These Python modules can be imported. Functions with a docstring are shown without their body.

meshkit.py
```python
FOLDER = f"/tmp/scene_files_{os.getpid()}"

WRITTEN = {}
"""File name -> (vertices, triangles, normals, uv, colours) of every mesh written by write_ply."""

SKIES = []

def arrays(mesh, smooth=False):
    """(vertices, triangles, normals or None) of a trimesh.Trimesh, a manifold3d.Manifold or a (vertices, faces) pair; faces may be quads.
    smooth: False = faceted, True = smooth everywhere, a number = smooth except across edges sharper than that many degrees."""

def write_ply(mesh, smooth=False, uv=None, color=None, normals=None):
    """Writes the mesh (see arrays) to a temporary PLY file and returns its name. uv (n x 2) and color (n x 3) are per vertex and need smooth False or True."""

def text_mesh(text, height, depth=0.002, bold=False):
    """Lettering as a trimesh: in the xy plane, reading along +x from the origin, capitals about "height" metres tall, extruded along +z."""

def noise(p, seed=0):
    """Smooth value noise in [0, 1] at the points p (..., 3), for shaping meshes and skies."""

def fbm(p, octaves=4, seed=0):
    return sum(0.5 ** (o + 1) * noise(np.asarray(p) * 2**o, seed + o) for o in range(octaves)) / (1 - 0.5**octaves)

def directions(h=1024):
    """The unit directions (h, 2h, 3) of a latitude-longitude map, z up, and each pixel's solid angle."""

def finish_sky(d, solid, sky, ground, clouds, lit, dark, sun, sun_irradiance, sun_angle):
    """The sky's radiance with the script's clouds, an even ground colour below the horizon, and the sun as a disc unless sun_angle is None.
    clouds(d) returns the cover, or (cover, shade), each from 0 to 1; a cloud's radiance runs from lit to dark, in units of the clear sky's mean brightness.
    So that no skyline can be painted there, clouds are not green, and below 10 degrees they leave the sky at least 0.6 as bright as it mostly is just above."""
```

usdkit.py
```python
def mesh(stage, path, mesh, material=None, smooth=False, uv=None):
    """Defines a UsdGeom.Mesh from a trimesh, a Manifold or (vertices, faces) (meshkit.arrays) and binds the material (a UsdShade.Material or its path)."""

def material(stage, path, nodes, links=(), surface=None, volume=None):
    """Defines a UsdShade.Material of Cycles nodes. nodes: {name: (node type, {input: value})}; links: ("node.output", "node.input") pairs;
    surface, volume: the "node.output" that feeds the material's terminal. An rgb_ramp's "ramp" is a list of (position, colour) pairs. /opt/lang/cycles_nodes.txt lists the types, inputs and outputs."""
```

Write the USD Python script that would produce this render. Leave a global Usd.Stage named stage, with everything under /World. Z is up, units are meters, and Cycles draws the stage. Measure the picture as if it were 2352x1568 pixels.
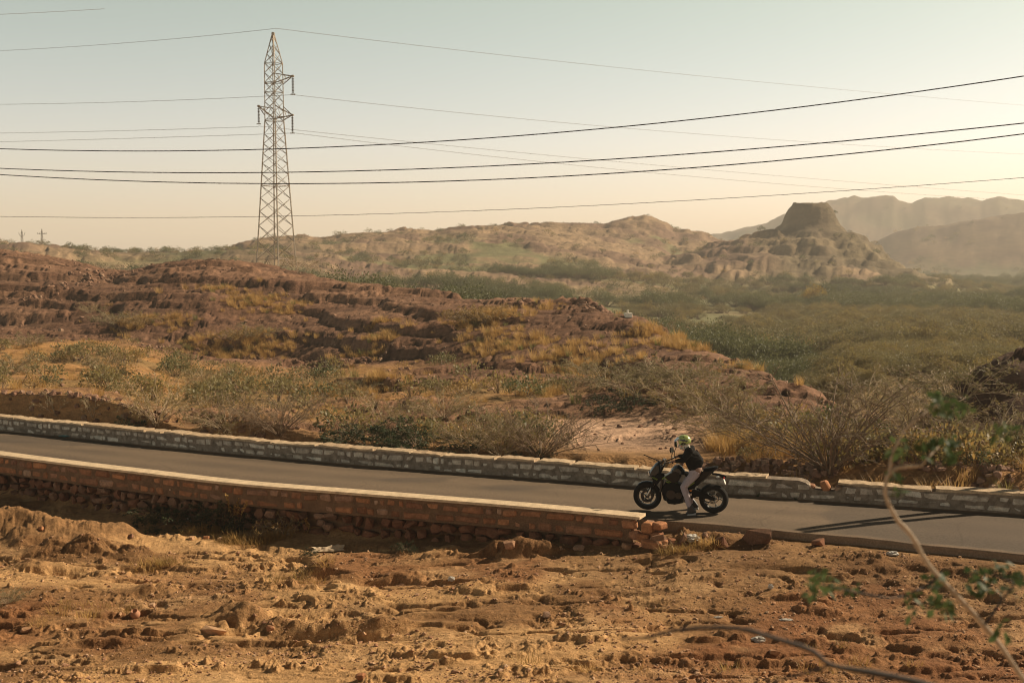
import math, random
import numpy as np, trimesh, usdkit, meshkit
from pxr import Usd, UsdGeom, UsdLux, UsdShade, Gf, Sdf, Vt
from scipy.interpolate import PchipInterpolator, RegularGridInterpolator
from meshkit import fbm, noise

stage = Usd.Stage.CreateInMemory()
UsdGeom.SetStageUpAxis(stage, 'Z')
world = UsdGeom.Xform.Define(stage, '/World')
UsdGeom.Scope.Define(stage, '/World/Looks')
stage.SetDefaultPrim(world.GetPrim())

# ------------------------------------------------------------------ camera, sky, sun, exposure
CZ, FOC, HORIZON = 5.75, 40.0, 600.0           # camera height; the photograph is measured on a 2352 x 1568 grid
F = FOC / 36 * 2352
TH = math.atan((784 - HORIZON) / F)
cam = UsdGeom.Camera.Define(stage, '/World/camera')
cam.AddTranslateOp().Set((0, 0, CZ))
cam.AddRotateXYZOp().Set((90 - math.degrees(TH), 0, 0))
cam.CreateFocalLengthAttr(FOC); cam.CreateHorizontalApertureAttr(36.0); cam.CreateVerticalApertureAttr(24.0)
cam.CreateFStopAttr(2.2); cam.CreateFocusDistanceAttr(27.0)
cam.CreateClippingRangeAttr((0.1, 20000.0))
cam.CreateExposureAttr(0.68)
SUN_AZ, SUN_EL = math.atan2(1.0, 0.42), math.radians(33)
SUN = np.array([math.sin(SUN_AZ) * math.cos(SUN_EL), math.cos(SUN_AZ) * math.cos(SUN_EL), math.sin(SUN_EL)])
sun = UsdLux.DistantLight.Define(stage, '/World/sunlight')
sun.CreateIntensityAttr(1.25); sun.CreateAngleAttr(0.53); sun.CreateColorAttr((1.0, 0.84, 0.62)); sun.CreateNormalizeAttr(True)
sun.AddRotateXYZOp().Set((90 - math.degrees(SUN_EL), 0, 180 - math.degrees(SUN_AZ)))
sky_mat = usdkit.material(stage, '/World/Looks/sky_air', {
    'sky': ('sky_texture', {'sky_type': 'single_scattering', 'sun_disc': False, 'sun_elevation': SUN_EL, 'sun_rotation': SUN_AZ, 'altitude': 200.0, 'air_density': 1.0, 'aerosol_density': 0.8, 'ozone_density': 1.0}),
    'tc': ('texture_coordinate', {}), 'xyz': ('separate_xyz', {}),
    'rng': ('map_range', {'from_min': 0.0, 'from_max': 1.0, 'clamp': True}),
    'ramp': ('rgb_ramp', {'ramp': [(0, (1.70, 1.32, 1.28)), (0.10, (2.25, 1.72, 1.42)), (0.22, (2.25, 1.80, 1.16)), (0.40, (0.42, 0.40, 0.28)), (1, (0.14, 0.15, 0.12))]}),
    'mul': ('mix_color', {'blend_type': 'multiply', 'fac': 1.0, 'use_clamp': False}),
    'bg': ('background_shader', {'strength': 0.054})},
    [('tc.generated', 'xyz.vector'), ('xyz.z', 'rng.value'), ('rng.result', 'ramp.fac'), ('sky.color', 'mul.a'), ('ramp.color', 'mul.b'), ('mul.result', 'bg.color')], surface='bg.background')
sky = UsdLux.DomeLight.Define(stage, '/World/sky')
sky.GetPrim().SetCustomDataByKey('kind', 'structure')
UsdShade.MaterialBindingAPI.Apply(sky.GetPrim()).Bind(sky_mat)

# ------------------------------------------------------------------ helpers
def ray(px, py):
    dx, dy = px - 1176.0, py - 784.0
    return np.array([dx, F * math.cos(TH) - dy * math.sin(TH), -F * math.sin(TH) - dy * math.cos(TH)])
def at(px, py, Y):                       # the point at depth Y that stands at a place of the photograph
    r = ray(px, py); return np.array([0, 0, CZ]) + r * (Y / r[1])
def onz(px, py, z):
    r = ray(px, py); return np.array([0, 0, CZ]) + r * ((z - CZ) / r[2])

used = {}
def numbered(path):
    n = used.get(path, 0); used[path] = n + 1
    return path if n == 0 else f'{path}_{n:03d}'
def keys(prim, label=None, category=None, group=None, kind=None):
    for k, v in (('label', label), ('category', category), ('group', group), ('kind', kind)):
        if v: prim.SetCustomDataByKey(k, v)
    return prim
def thing(name, label=None, category=None, loc=(0, 0, 0), rotz=0.0, group=None, kind=None, scale=None):
    x = UsdGeom.Xform.Define(stage, numbered('/World/' + name))
    x.AddTranslateOp().Set(Gf.Vec3d(*map(float, loc))); x.AddRotateZOp().Set(math.degrees(rotz))
    if scale is not None: x.AddScaleOp().Set(Gf.Vec3f(*map(float, np.broadcast_to(scale, 3))))
    return keys(x.GetPrim(), label, category, group, kind)
def obj(name, mesh, material, parent=None, smooth=False, tint=None, **kw):
    if tint is not None:
        v, f = mesh; u, inv = np.unique(f, return_inverse=True); mesh = (v[u], inv.reshape(f.shape)); tint = np.asarray(tint)[u]
    path = numbered((str(parent.GetPath()) if parent is not None else '/World') + '/' + name)
    m = usdkit.mesh(stage, path, mesh, material, smooth=smooth)
    if tint is not None:
        UsdGeom.PrimvarsAPI(m).CreatePrimvar('tint', Sdf.ValueTypeNames.Color3fArray, 'vertex').Set(Vt.Vec3fArray.FromNumpy(np.asarray(tint, np.float32)))
    return keys(m.GetPrim(), **kw)
def join(meshes):
    vs, fs, n = [], [], 0
    for m in meshes:
        v, f = (m.vertices, m.faces) if hasattr(m, 'vertices') else m
        v, f = np.asarray(v, float), np.asarray(f, int)
        if f.shape[1] == 4: f = np.vstack([f[:, [0, 1, 2]], f[:, [0, 2, 3]]])
        vs.append(v); fs.append(f + n); n += len(v)
    return np.vstack(vs), np.vstack(fs)
def moved(mesh, rot=None, loc=(0, 0, 0)):
    v, f = (mesh.vertices, mesh.faces) if hasattr(mesh, 'vertices') else mesh
    v = np.asarray(v, float)
    if rot is not None: v = v @ np.asarray(rot).T
    return v + np.asarray(loc), f
def rotm(axis, a):
    return trimesh.transformations.rotation_matrix(a, axis)[:3, :3]
def tube(pts, radii, sides=6, cap=True):
    p = np.asarray(pts, float); n = len(p); r = np.broadcast_to(np.asarray(radii, float), n)
    t = np.gradient(p, axis=0); t /= np.maximum(np.linalg.norm(t, axis=1, keepdims=True), 1e-9)
    u = np.zeros_like(p); a = np.array([0, 0, 1.0]) if abs(t[0, 2]) < 0.9 else np.array([1.0, 0, 0])
    u[0] = np.cross(t[0], a); u[0] /= np.linalg.norm(u[0])
    for i in range(1, n):
        w = u[i - 1] - t[i] * np.dot(u[i - 1], t[i]); u[i] = w / max(np.linalg.norm(w), 1e-9)
    w = np.cross(t, u); ang = np.arange(sides) / sides * 2 * np.pi
    ring = p[:, None] + r[:, None, None] * (np.cos(ang)[None, :, None] * u[:, None] + np.sin(ang)[None, :, None] * w[:, None])
    v = ring.reshape(-1, 3); i, j = np.meshgrid(np.arange(n - 1), np.arange(sides), indexing='ij'); k = (j + 1) % sides
    q = np.stack([i * sides + j, i * sides + k, (i + 1) * sides + k, (i + 1) * sides + j], -1).reshape(-1, 4)
    f = np.vstack([q[:, [0, 1, 2]], q[:, [0, 2, 3]]])
    if cap:
        c = [[0, j + 1, j] for j in range(1, sides - 1)] + [[(n - 1) * sides, (n - 1) * sides + j, (n - 1) * sides + j + 1] for j in range(1, sides - 1)]
        f = np.vstack([f, c])
    return v, f
def bar(a, b, r, sides=4): return tube([a, b], [r, r], sides)
def box(size, loc=(0, 0, 0), rot=None, chamfer=0.0):
    s = np.asarray(size, float) / 2; c = min(chamfer, 0.45 * min(s) * 2)
    if c <= 0:
        b = trimesh.creation.box(2 * s); return moved(b, rot, loc)
    pts = [[sx * (s[0] - (k != 0) * c), sy * (s[1] - (k != 1) * c), sz * (s[2] - (k != 2) * c)] for sx in (-1, 1) for sy in (-1, 1) for sz in (-1, 1) for k in range(3)]
    return moved(trimesh.convex.convex_hull(np.array(pts)), rot, loc)
def block(rng, size, jit=0.12, cham=0.2):       # a hewn stone: chamfered, uneven box, centred
    s = np.asarray(size, float) / 2; pts = []
    for sx in (-1, 1):
        for sy in (-1, 1):
            for sz in (-1, 1):
                c = np.array([sx, sy, sz]) * s * (1 + rng.uniform(-jit, jit * 0.3, 3)); h = s * 2 * cham * rng.uniform(.6, 1.3)
                h = np.minimum(h, min(s) * 2 * cham * 1.4)
                for k in range(3):
                    q = c.copy()
                    for m in range(3):
                        if m != k: q[m] -= np.sign(q[m]) * h[m]
                    pts.append(q)
    h = trimesh.convex.convex_hull(np.array(pts)); return np.array(h.vertices), np.array(h.faces)
def rock(rng, size, n=22, flat=0.0):            # a broken stone
    d = rng.normal(size=(n, 3)); d /= np.linalg.norm(d, axis=1, keepdims=True)
    d *= rng.uniform(.78, 1.0, (n, 1)); d = np.sign(d) * np.abs(d) ** 0.75
    h = trimesh.convex.convex_hull(d * np.asarray(size) / 2); return np.array(h.vertices), np.array(h.faces)
def rough_rock(rng, size, sub=3, amp=0.25, seed=0, freq=2.0, sq=0.7):
    m = trimesh.creation.icosphere(sub); d = m.vertices
    d = np.sign(d) * np.abs(d) ** sq
    n = fbm(m.vertices * freq + 17.3 * seed, 4, seed) - 0.5
    st = np.abs(((d[:, 2] * 2.2 + n * 2) % 1) - .5)
    v = d * (1 + amp * 2 * n[:, None] + 0.08 * st[:, None]) * np.asarray(size) / 2
    return v, m.faces
def smoothstep(a, b, x):
    t = np.clip((np.asarray(x, float) - a) / (b - a), 0, 1); return t * t * (3 - 2 * t)

# ------------------------------------------------------------------ materials
def mat(name, nodes, links, out='p.BSDF'):
    return usdkit.material(stage, '/World/Looks/' + name, nodes, links, surface=out)
def plain(name, col, rough=0.6, metal=0.0, spec=0.5, vary=0.12, scale=9.0, **kw):
    lo, hi = [c * (1 - vary) for c in col], [min(1, c * (1 + vary)) for c in col]
    return mat(name, {'g': ('geometry', {}), 'n': ('noise_texture', {'scale': scale, 'detail': 4.0}), 'r': ('rgb_ramp', {'ramp': [(0.3, lo), (0.7, hi)]}),
                      'p': ('principled_bsdf', {'roughness': rough, 'metallic': metal, 'specular_ior_level': spec, **kw})},
               [('g.position', 'n.vector'), ('n.fac', 'r.fac'), ('r.color', 'p.base_color')])
def tinted(name, scale=14.0, lo=0.62, hi=1.3, rough=0.95, bump=0.5, dist=0.03, scale2=70.0, sx=(1, 1, 1)):  # base colour from the mesh, grain from noise
    return mat(name, {'a': ('attribute', {'attribute': 'tint'}), 'g': ('geometry', {}), 'm': ('mapping', {'scale': sx}),
                      'n': ('noise_texture', {'scale': scale, 'detail': 6.0, 'roughness': 0.65}), 'n2': ('noise_texture', {'scale': scale2, 'detail': 3.0, 'roughness': 0.6}),
                      'r': ('rgb_ramp', {'ramp': [(0.28, (lo,) * 3), (0.72, (hi,) * 3)]}), 'r2': ('rgb_ramp', {'ramp': [(0.3, (0.8,) * 3), (0.7, (1.18,) * 3)]}),
                      'x': ('mix_color', {'blend_type': 'multiply', 'fac': 1.0, 'use_clamp': False}), 'x2': ('mix_color', {'blend_type': 'multiply', 'fac': 1.0, 'use_clamp': False}),
                      'ad': ('math', {'math_type': 'multiply_add', 'value2': 0.4}),
                      'b': ('bump', {'strength': bump, 'distance': dist}), 'p': ('principled_bsdf', {'roughness': rough, 'specular_ior_level': 0.12})},
               [('g.position', 'm.vector'), ('m.vector', 'n.vector'), ('g.position', 'n2.vector'), ('n.fac', 'r.fac'), ('n2.fac', 'r2.fac'), ('a.color', 'x.a'), ('r.color', 'x.b'), ('x.result', 'x2.a'), ('r2.color', 'x2.b'),
                ('x2.result', 'p.base_color'), ('n2.fac', 'ad.value1'), ('n.fac', 'ad.value3'), ('ad.value', 'b.height'), ('b.normal', 'p.normal')])
def stone_mat(name, cols, scale=6.0, rough=0.9, blot=(0.6, 1.2), bump=0.5):   # varies from stone to stone and within a stone
    return mat(name, {'o': ('object_info', {}), 'g': ('geometry', {}), 'n': ('noise_texture', {'scale': scale, 'detail': 6.0, 'roughness': 0.65}), 'n2': ('noise_texture', {'scale': 40.0, 'detail': 4.0}),
                      'c': ('rgb_ramp', {'ramp': [(i / max(1, len(cols) - 1), c) for i, c in enumerate(cols)]}), 'r': ('rgb_ramp', {'ramp': [(0.3, (blot[0],) * 3), (0.68, (blot[1],) * 3)]}),
                      'r2': ('rgb_ramp', {'ramp': [(0.3, (0.8,) * 3), (0.7, (1.15,) * 3)]}),
                      'x': ('mix_color', {'blend_type': 'multiply', 'fac': 1.0, 'use_clamp': False}), 'x2': ('mix_color', {'blend_type': 'multiply', 'fac': 1.0, 'use_clamp': False}),
                      'b': ('bump', {'strength': bump, 'distance': 0.02}), 'p': ('principled_bsdf', {'roughness': rough, 'specular_ior_level': 0.2})},
               [('o.random', 'c.fac'), ('g.position', 'n.vector'), ('g.position', 'n2.vector'), ('n.fac', 'r.fac'), ('n2.fac', 'r2.fac'), ('c.color', 'x.a'), ('r.color', 'x.b'), ('x.result', 'x2.a'), ('r2.color', 'x2.b'), ('x2.result', 'p.base_color'),
                ('n2.fac', 'b.height'), ('b.normal', 'p.normal')])
def leaf_mat(name, c1, c2, trans=0.35, rough=0.55):
    return mat(name, {'o': ('object_info', {}), 'g': ('geometry', {}), 'n': ('noise_texture', {'scale': 1.1, 'detail': 3.0}), 'ad': ('math', {'math_type': 'multiply_add', 'value2': 0.5}),
                      'isl': ('math', {'math_type': 'multiply_add', 'value2': 0.35}),
                      'c': ('rgb_ramp', {'ramp': [(0.3, c1), (1.0, c2)]}),
                      'p': ('principled_bsdf', {'roughness': rough, 'specular_ior_level': 0.25}), 't': ('translucent_bsdf', {}), 'mx': ('mix_closure', {'fac': trans})},
               [('g.position', 'n.vector'), ('o.random', 'ad.value1'), ('n.fac', 'ad.value3'), ('g.random_per_island', 'isl.value1'), ('ad.value', 'isl.value3'), ('isl.value', 'c.fac'), ('c.color', 'p.base_color'), ('c.color', 't.color'),
                ('p.BSDF', 'mx.closure1'), ('t.BSDF', 'mx.closure2')], out='mx.closure')

# ------------------------------------------------------------------ road and wall lines in plan
WALL_TOP, FAR_TOP = 0.30, 0.47
near_front = np.array([onz(x, y, WALL_TOP)[:2] for x, y in [(-330, 1000), (-160, 1022), (0, 1043), (178, 1066), (348, 1086), (526, 1107), (861, 1134), (1200, 1161), (1480, 1187)]])
far_front = np.array([onz(x, y, FAR_TOP)[:2] for x, y in [(-420, 920), (-200, 939), (0, 957), (178, 973), (364, 991), (778, 1026), (1100, 1049), (1480, 1076), (1764, 1097), (2060, 1116), (2352, 1134), (2700, 1155)]])
kerb_r = np.array([onz(x, y, 0)[:2] for x, y in [(1550, 1197), (1767, 1216), (2046, 1243), (2352, 1274), (2800, 1320), (3300, 1375)]])
def polyline(P, step):
    d = np.r_[0, np.cumsum(np.linalg.norm(np.diff(P, axis=0), axis=1))]
    c = PchipInterpolator(d, P, axis=0); s = np.arange(0, d[-1], step); p = c(s)
    k = int(0.8 / step); pad = np.vstack([np.repeat(p[:1], k, 0) + np.arange(-k, 0)[:, None] * (p[1] - p[0]), p, np.repeat(p[-1:], k, 0) + np.arange(1, k + 1)[:, None] * (p[-1] - p[-2])])
    ker = np.ones(2 * k + 1) / (2 * k + 1)
    p = np.stack([np.convolve(pad[:, i], ker, 'valid') for i in (0, 1)], 1)
    t = np.gradient(p, axis=0); t /= np.linalg.norm(t, axis=1, keepdims=True)
    n = np.stack([t[:, 1], -t[:, 0]], 1)      # towards the camera
    return s, p, t, n
near_s, near_p, near_t, near_n = polyline(near_front, 0.05)
far_s, far_p, far_t, far_n = polyline(far_front, 0.05)
kerb_line = np.vstack([near_front[:-1] - near_n[[min(len(near_n) - 1, int(i)) for i in np.linspace(0, len(near_n) - 1, len(near_front) - 1)]] * 0.95, kerb_r])
_, kerb_p, _, _ = polyline(kerb_line, 0.1)
U = F / math.cos(TH)                            # x / y at the horizon row, in pixels of the 2352 grid
def col(x, y): return np.asarray(x) / np.asarray(y) * U + 1176.0
def line_Y(P):                                  # depth of a plan line in each column
    c = col(P[:, 0], P[:, 1]); o = np.argsort(c); return lambda pc: np.interp(pc, c[o], P[o, 1])
far_Y, near_Y0, kerb_Y = line_Y(far_p), line_Y(near_p), line_Y(kerb_p)
END_COL = float(col(*near_p[-1]))
def near_Y(pc): return np.where(pc < END_COL + 20, near_Y0(np.minimum(pc, END_COL)), np.minimum(kerb_Y(pc), 1e9) - 0.1)

# ------------------------------------------------------------------ terrain: one height function over (column, depth)
def tab(points, pc): a = np.array(points, float); return np.interp(pc, a[:, 0], a[:, 1])
def ctab(points, pc):                           # (photo column, photo row, depth): the ground that stands there
    q = np.array([at(*p) for p in points]); c = col(q[:, 0], q[:, 1]); o = np.argsort(c)
    return np.interp(pc, c[o], q[o, 1]), np.interp(pc, c[o], q[o, 2])
CREST = [(-900, 600, 158), (-300, 585, 150), (0, 570, 140), (100, 585, 138), (180, 603, 136), (260, 624, 132), (285, 628, 128), (330, 620, 126), (400, 606, 125), (480, 598, 124), (560, 601, 124), (640, 612, 122), (700, 626, 120), (760, 645, 116),
         (860, 660, 110), (980, 672, 104), (1050, 684, 100), (1100, 681, 98), (1150, 679, 96), (1260, 689, 92), (1370, 699, 86), (1400, 711, 84), (1470, 730, 78), (1530, 765, 72), (1590, 795, 66), (1640, 815, 62), (1700, 838, 58),
         (1800, 878, 52), (1870, 915, 47), (1950, 955, 43), (2050, 985, 41), (2150, 1010, 40), (2352, 1030, 40), (2700, 1040, 42), (3400, 1040, 46)]
BANK = [(-900, 880), (-300, 890), (0, 905), (150, 912), (290, 934), (340, 958), (400, 985), (440, 990), (490, 972), (560, 968), (640, 982), (700, 1003), (740, 1008), (860, 1020), (1400, 1052), (1640, 1066), (1850, 1075), (2000, 1080), (2100, 1072), (2220, 1075), (2352, 1090), (2700, 1110), (3400, 1150)]
FOOT = [(-900, 770), (0, 762), (285, 775), (420, 815), (500, 828), (700, 836), (900, 832), (1100, 845), (1300, 868), (1450, 886), (1560, 902), (1700, 925), (1800, 950), (1900, 990), (2050, 1025), (2150, 1040), (2352, 1060), (2700, 1075), (3400, 1095)]
def curves(pc):
    o = np.ones_like(pc); fy = far_Y(pc); ny = near_Y(pc); ky = np.minimum(kerb_Y(pc), fy - 1.0)
    zb = tab([(-900, -.9), (0, -.82), (300, -.84), (600, -.82), (900, -.75), (1200, -.55), (1480, -.36), (1560, -.22), (1700, -.16), (2352, -.15), (3300, -.15)], pc)
    C = [(1.0 * o, 4.15 * o), (4 * o, 3.25 * o), (8 * o, 1.75 * o), (12 * o, .45 * o), (15.5 * o, -.36 * o), (18.5 * o, np.minimum(-.45, zb * .45 - .25)), (np.maximum(ny - .25, 19.2), zb), (np.maximum(ny + .9, 20.2), np.maximum(zb, -.3) * .3 - .15 * o), (fy + .6, -.4 * o)]
    bt = np.array([[x, y] for x, y in BANK]); byc = np.mean([np.interp(pc + o_, bt[:, 0], bt[:, 1]) for o_ in np.linspace(-28, 28, 9)], 0)
    by = fy + 4.2; bz = CZ - (byc - HORIZON) / F * by
    C.append((by - .22, np.minimum(bz - .1, -.42 + 0 * o))); C.append((by, bz))
    cy, cz = np.mean([ctab(CREST, pc + o_) for o_ in np.linspace(-16, 16, 7)], 0); cyc = HORIZON + (CZ - cz) / cy * F
    fo = tab(FOOT, pc); fY = by + (cy - by) * tab([(-900, .5), (700, .54), (1300, .5), (1700, .5), (1900, .5), (3400, .5)], pc); fz = CZ - (fo - HORIZON) / F * fY
    for t in (.12, .28, .5, .75):
        Y = by + (fY - by) * t; y = byc + (fo - byc) * (1 - (1 - t) ** 1.25); C.append((Y, CZ - (y - HORIZON) / F * Y))
    C.append((fY, fz))
    for t in (.16, .36, .6, .82): C.append((fY + (cy - fY) * t, fz + (cz - fz) * (1 - (1 - t) ** 1.75)))
    C.append((cy, cz))
    r = smoothstep(1780, 2000, pc)
    C.append((cy * 1.05, (cz - .9) * (1 - r) + (cz - .15) * r))
    C.append((np.maximum(cy * 1.28, 62), -4.3 * (1 - r) - 1.3 * r)); C.append((np.maximum(cy * 1.45, 92), -5.3 * (1 - r) - 2.4 * r)); C.append((np.maximum(cy * 1.6, 150), -5.7 * (1 - r) - 4.2 * r))
    C.append((270 * o, tab([(-900, 5), (-300, 4.5), (0, 4.6), (300, 2.8), (500, 3.0), (700, 1.5), (900, .2), (1200, -2), (1500, -4.3), (1700, -5.7), (3400, -5.7)], pc)))
    def sky_line(Y, pts): q = np.array(pts, float); y = np.interp(pc, q[:, 0], q[:, 1]); C.append((Y * o, CZ - (y - HORIZON) / F * Y))
    sky_line(360, [(-900, 566), (-300, 560), (0, 557), (100, 563), (150, 569), (200, 573), (300, 580), (380, 577), (450, 569), (520, 567), (600, 566), (700, 580), (900, 600), (1100, 602), (1300, 612), (1500, 632), (1620, 655), (1700, 676), (1800, 681), (3400, 681)])
    sky_line(480, [(-900, 600), (-300, 600), (500, 600), (560, 566), (600, 557), (680, 549), (740, 551), (800, 541), (830, 537), (880, 538), (950, 533), (1000, 535), (1060, 530), (1160, 524), (1230, 530), (1300, 543), (1400, 560), (1500, 582), (1620, 618), (1700, 650), (1800, 661), (3400, 661)])
    sky_line(580, [(-900, 610), (800, 600), (1000, 560), (1100, 540), (1160, 525), (1230, 521), (1300, 518), (1390, 516), (1402, 511), (1430, 505), (1480, 499), (1510, 503), (1530, 513), (1545, 526), (1560, 533), (1580, 531), (1610, 536), (1640, 550), (1700, 585), (1750, 620), (1800, 646), (3400, 650)])
    sky_line(800, [(-900, 640), (1500, 636), (3400, 634)])
    sky_line(1000, [(-900, 610), (1600, 606), (1900, 604), (2000, 590), (2050, 567), (2100, 549), (2200, 533), (2300, 521), (2352, 512), (2500, 500), (3400, 500)])
    sky_line(1200, [(-900, 602), (3400, 602)])
    sky_line(1600, [(-900, 594), (1500, 594), (1590, 575), (1620, 553), (1640, 545), (1700, 531), (1760, 517), (1800, 495), (1850, 480), (1900, 470), (1950, 461), (2030, 457), (2050, 458), (2062, 468), (2092, 470), (2120, 462), (2200, 465), (2250, 475), (2290, 465), (2330, 472), (2352, 475), (2500, 480), (2800, 500), (3400, 540)])
    sky_line(2600, [(-900, 597), (3400, 597)]); sky_line(3600, [(-900, 598), (3400, 598)])
    return C
MESA = at(1855, 600, 470)[:2]
PL = np.array([(0, 29.6), (6.5, 29.3), (9.2, 26), (11, 21), (15, 18.4), (23, 16.4), (31, 13.6), (44, 9.5), (60, 6), (85, 2), (120, -6), (240, -40)], float)
PR = np.array([(0, 29.6), (7, 29.3), (9.9, 25.5), (12, 20.5), (19, 16.5), (24.5, 11.7), (29, 7.8), (34, 3.5), (42, 0), (55, -3.5), (70, -6), (200, -40)], float)
def mound(x, y, cx, cy, rx, ry, h, p=2.0, rot=0.0):
    dx, dy = x - cx, y - cy; c, s = math.cos(rot), math.sin(rot); a, b = dx * c + dy * s, -dx * s + dy * c
    return h * np.exp(-(np.abs(a / rx) ** p + np.abs(b / ry) ** p))
# (photo column, photo row, width m, depth m, height m): heaps and hollows in the foreground dirt
HEAPS = [(-60, 1190, 2.0, .9, .5), (35, 1198, 1.1, .7, .36), (125, 1222, 1.2, .7, .34), (238, 1200, .85, .55, .42), (170, 1240, .9, .5, .26), (90, 1275, .55, .35, .22), (300, 1245, .4, .3, .14),
         (545, 1395, .55, .42, .34), (600, 1410, .4, .3, .2), (480, 1420, .4, .3, .13), (360, 1325, .42, .28, .17), (1150, 1265, .95, .28, .28), (1235, 1268, .5, .25, .16), (1600, 1272, 1.0, .3, .2), (1740, 1262, .7, .25, .16),
         (735, 1290, .45, .25, .2), (800, 1300, .4, .3, .14), (930, 1300, .5, .25, .13), (1110, 1340, .55, .25, .13), (300, 1432, .5, .2, .14), (250, 1455, .5, .2, .12), (680, 1420, .9, .22, .18), (820, 1430, .8, .2, .16), (960, 1425, .7, .2, .14), (1080, 1405, .5, .2, .1),
         (1050, 1330, .36, .16, -.26), (760, 1300, .35, .14, -.24), (860, 1312, .3, .13, -.2), (90, 1265, .5, .22, -.26), (150, 1285, .4, .2, -.22), (700, 1440, .8, .14, -.18), (860, 1450, .7, .13, -.16), (330, 1445, .5, .13, -.16), (230, 1465, .4, .12, -.14),
         (1420, 1370, .6, .15, -.12), (1480, 1395, .5, .12, -.1), (560, 1430, .5, .15, -.14), (1010, 1400, .5, .14, -.12), (1760, 1330, .7, .13, -.1), (1900, 1300, .7, .13, -.09), (620, 1365, .4, .14, -.1), (1250, 1380, .5, .14, -.1)]
HEAPS = [(onz(a, b, -.5)[0], onz(a, b, -.5)[1], c, d, h) for a, b, c, d, h in HEAPS]
MOUND = at(2330, 1000, 40)[:2]
def terrace(z, k, w, sharp):
    s = z * k; f = s - np.floor(s); return (np.floor(s) + smoothstep(.5 - sharp, .5 + sharp, f)) / k * w + z * (1 - w)
def P3(x, y, s, z=0): return np.stack([np.asarray(x, float) * s, np.asarray(y, float) * s, np.zeros_like(np.asarray(x, float)) + z], -1)
from scipy.spatial import cKDTree
def cells(x, y, sx, sy, seed, jit=.35):         # broken rock: each cell of an uneven pattern has a level of its own
    wx = (fbm(P3(x, y, 1.3 / sx, seed), 3, seed) - .5) * jit * 3; wy = (fbm(P3(x, y, 1.3 / sy, seed + 5), 3, seed + 1) - .5) * jit * 3
    a, b = x / sx + wx, y / sy + wy; ia, ib = np.floor(a), np.floor(b); best = np.full(a.shape, 9e9); sec = best.copy(); val = np.zeros(a.shape)
    for da in (-1, 0, 1):
        for db in (-1, 0, 1):
            ca, cb = ia + da, ib + db
            h = np.sin(ca * 127.1 + cb * 311.7 + seed * 7.7) * 43758.5453; h2 = np.sin(ca * 269.5 + cb * 183.3 + seed * 3.1) * 43758.5453; h3 = np.sin(ca * 419.2 + cb * 371.9 + seed) * 43758.5453
            h, h2, h3 = h - np.floor(h), h2 - np.floor(h2), h3 - np.floor(h3)
            d = (a - ca - h) ** 2 + (b - cb - h2) ** 2; m = d < best
            sec = np.where(m, best, np.minimum(sec, d)); val = np.where(m, h3, val); best = np.where(m, d, best)
    return val, np.sqrt(sec) - np.sqrt(best)
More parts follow.
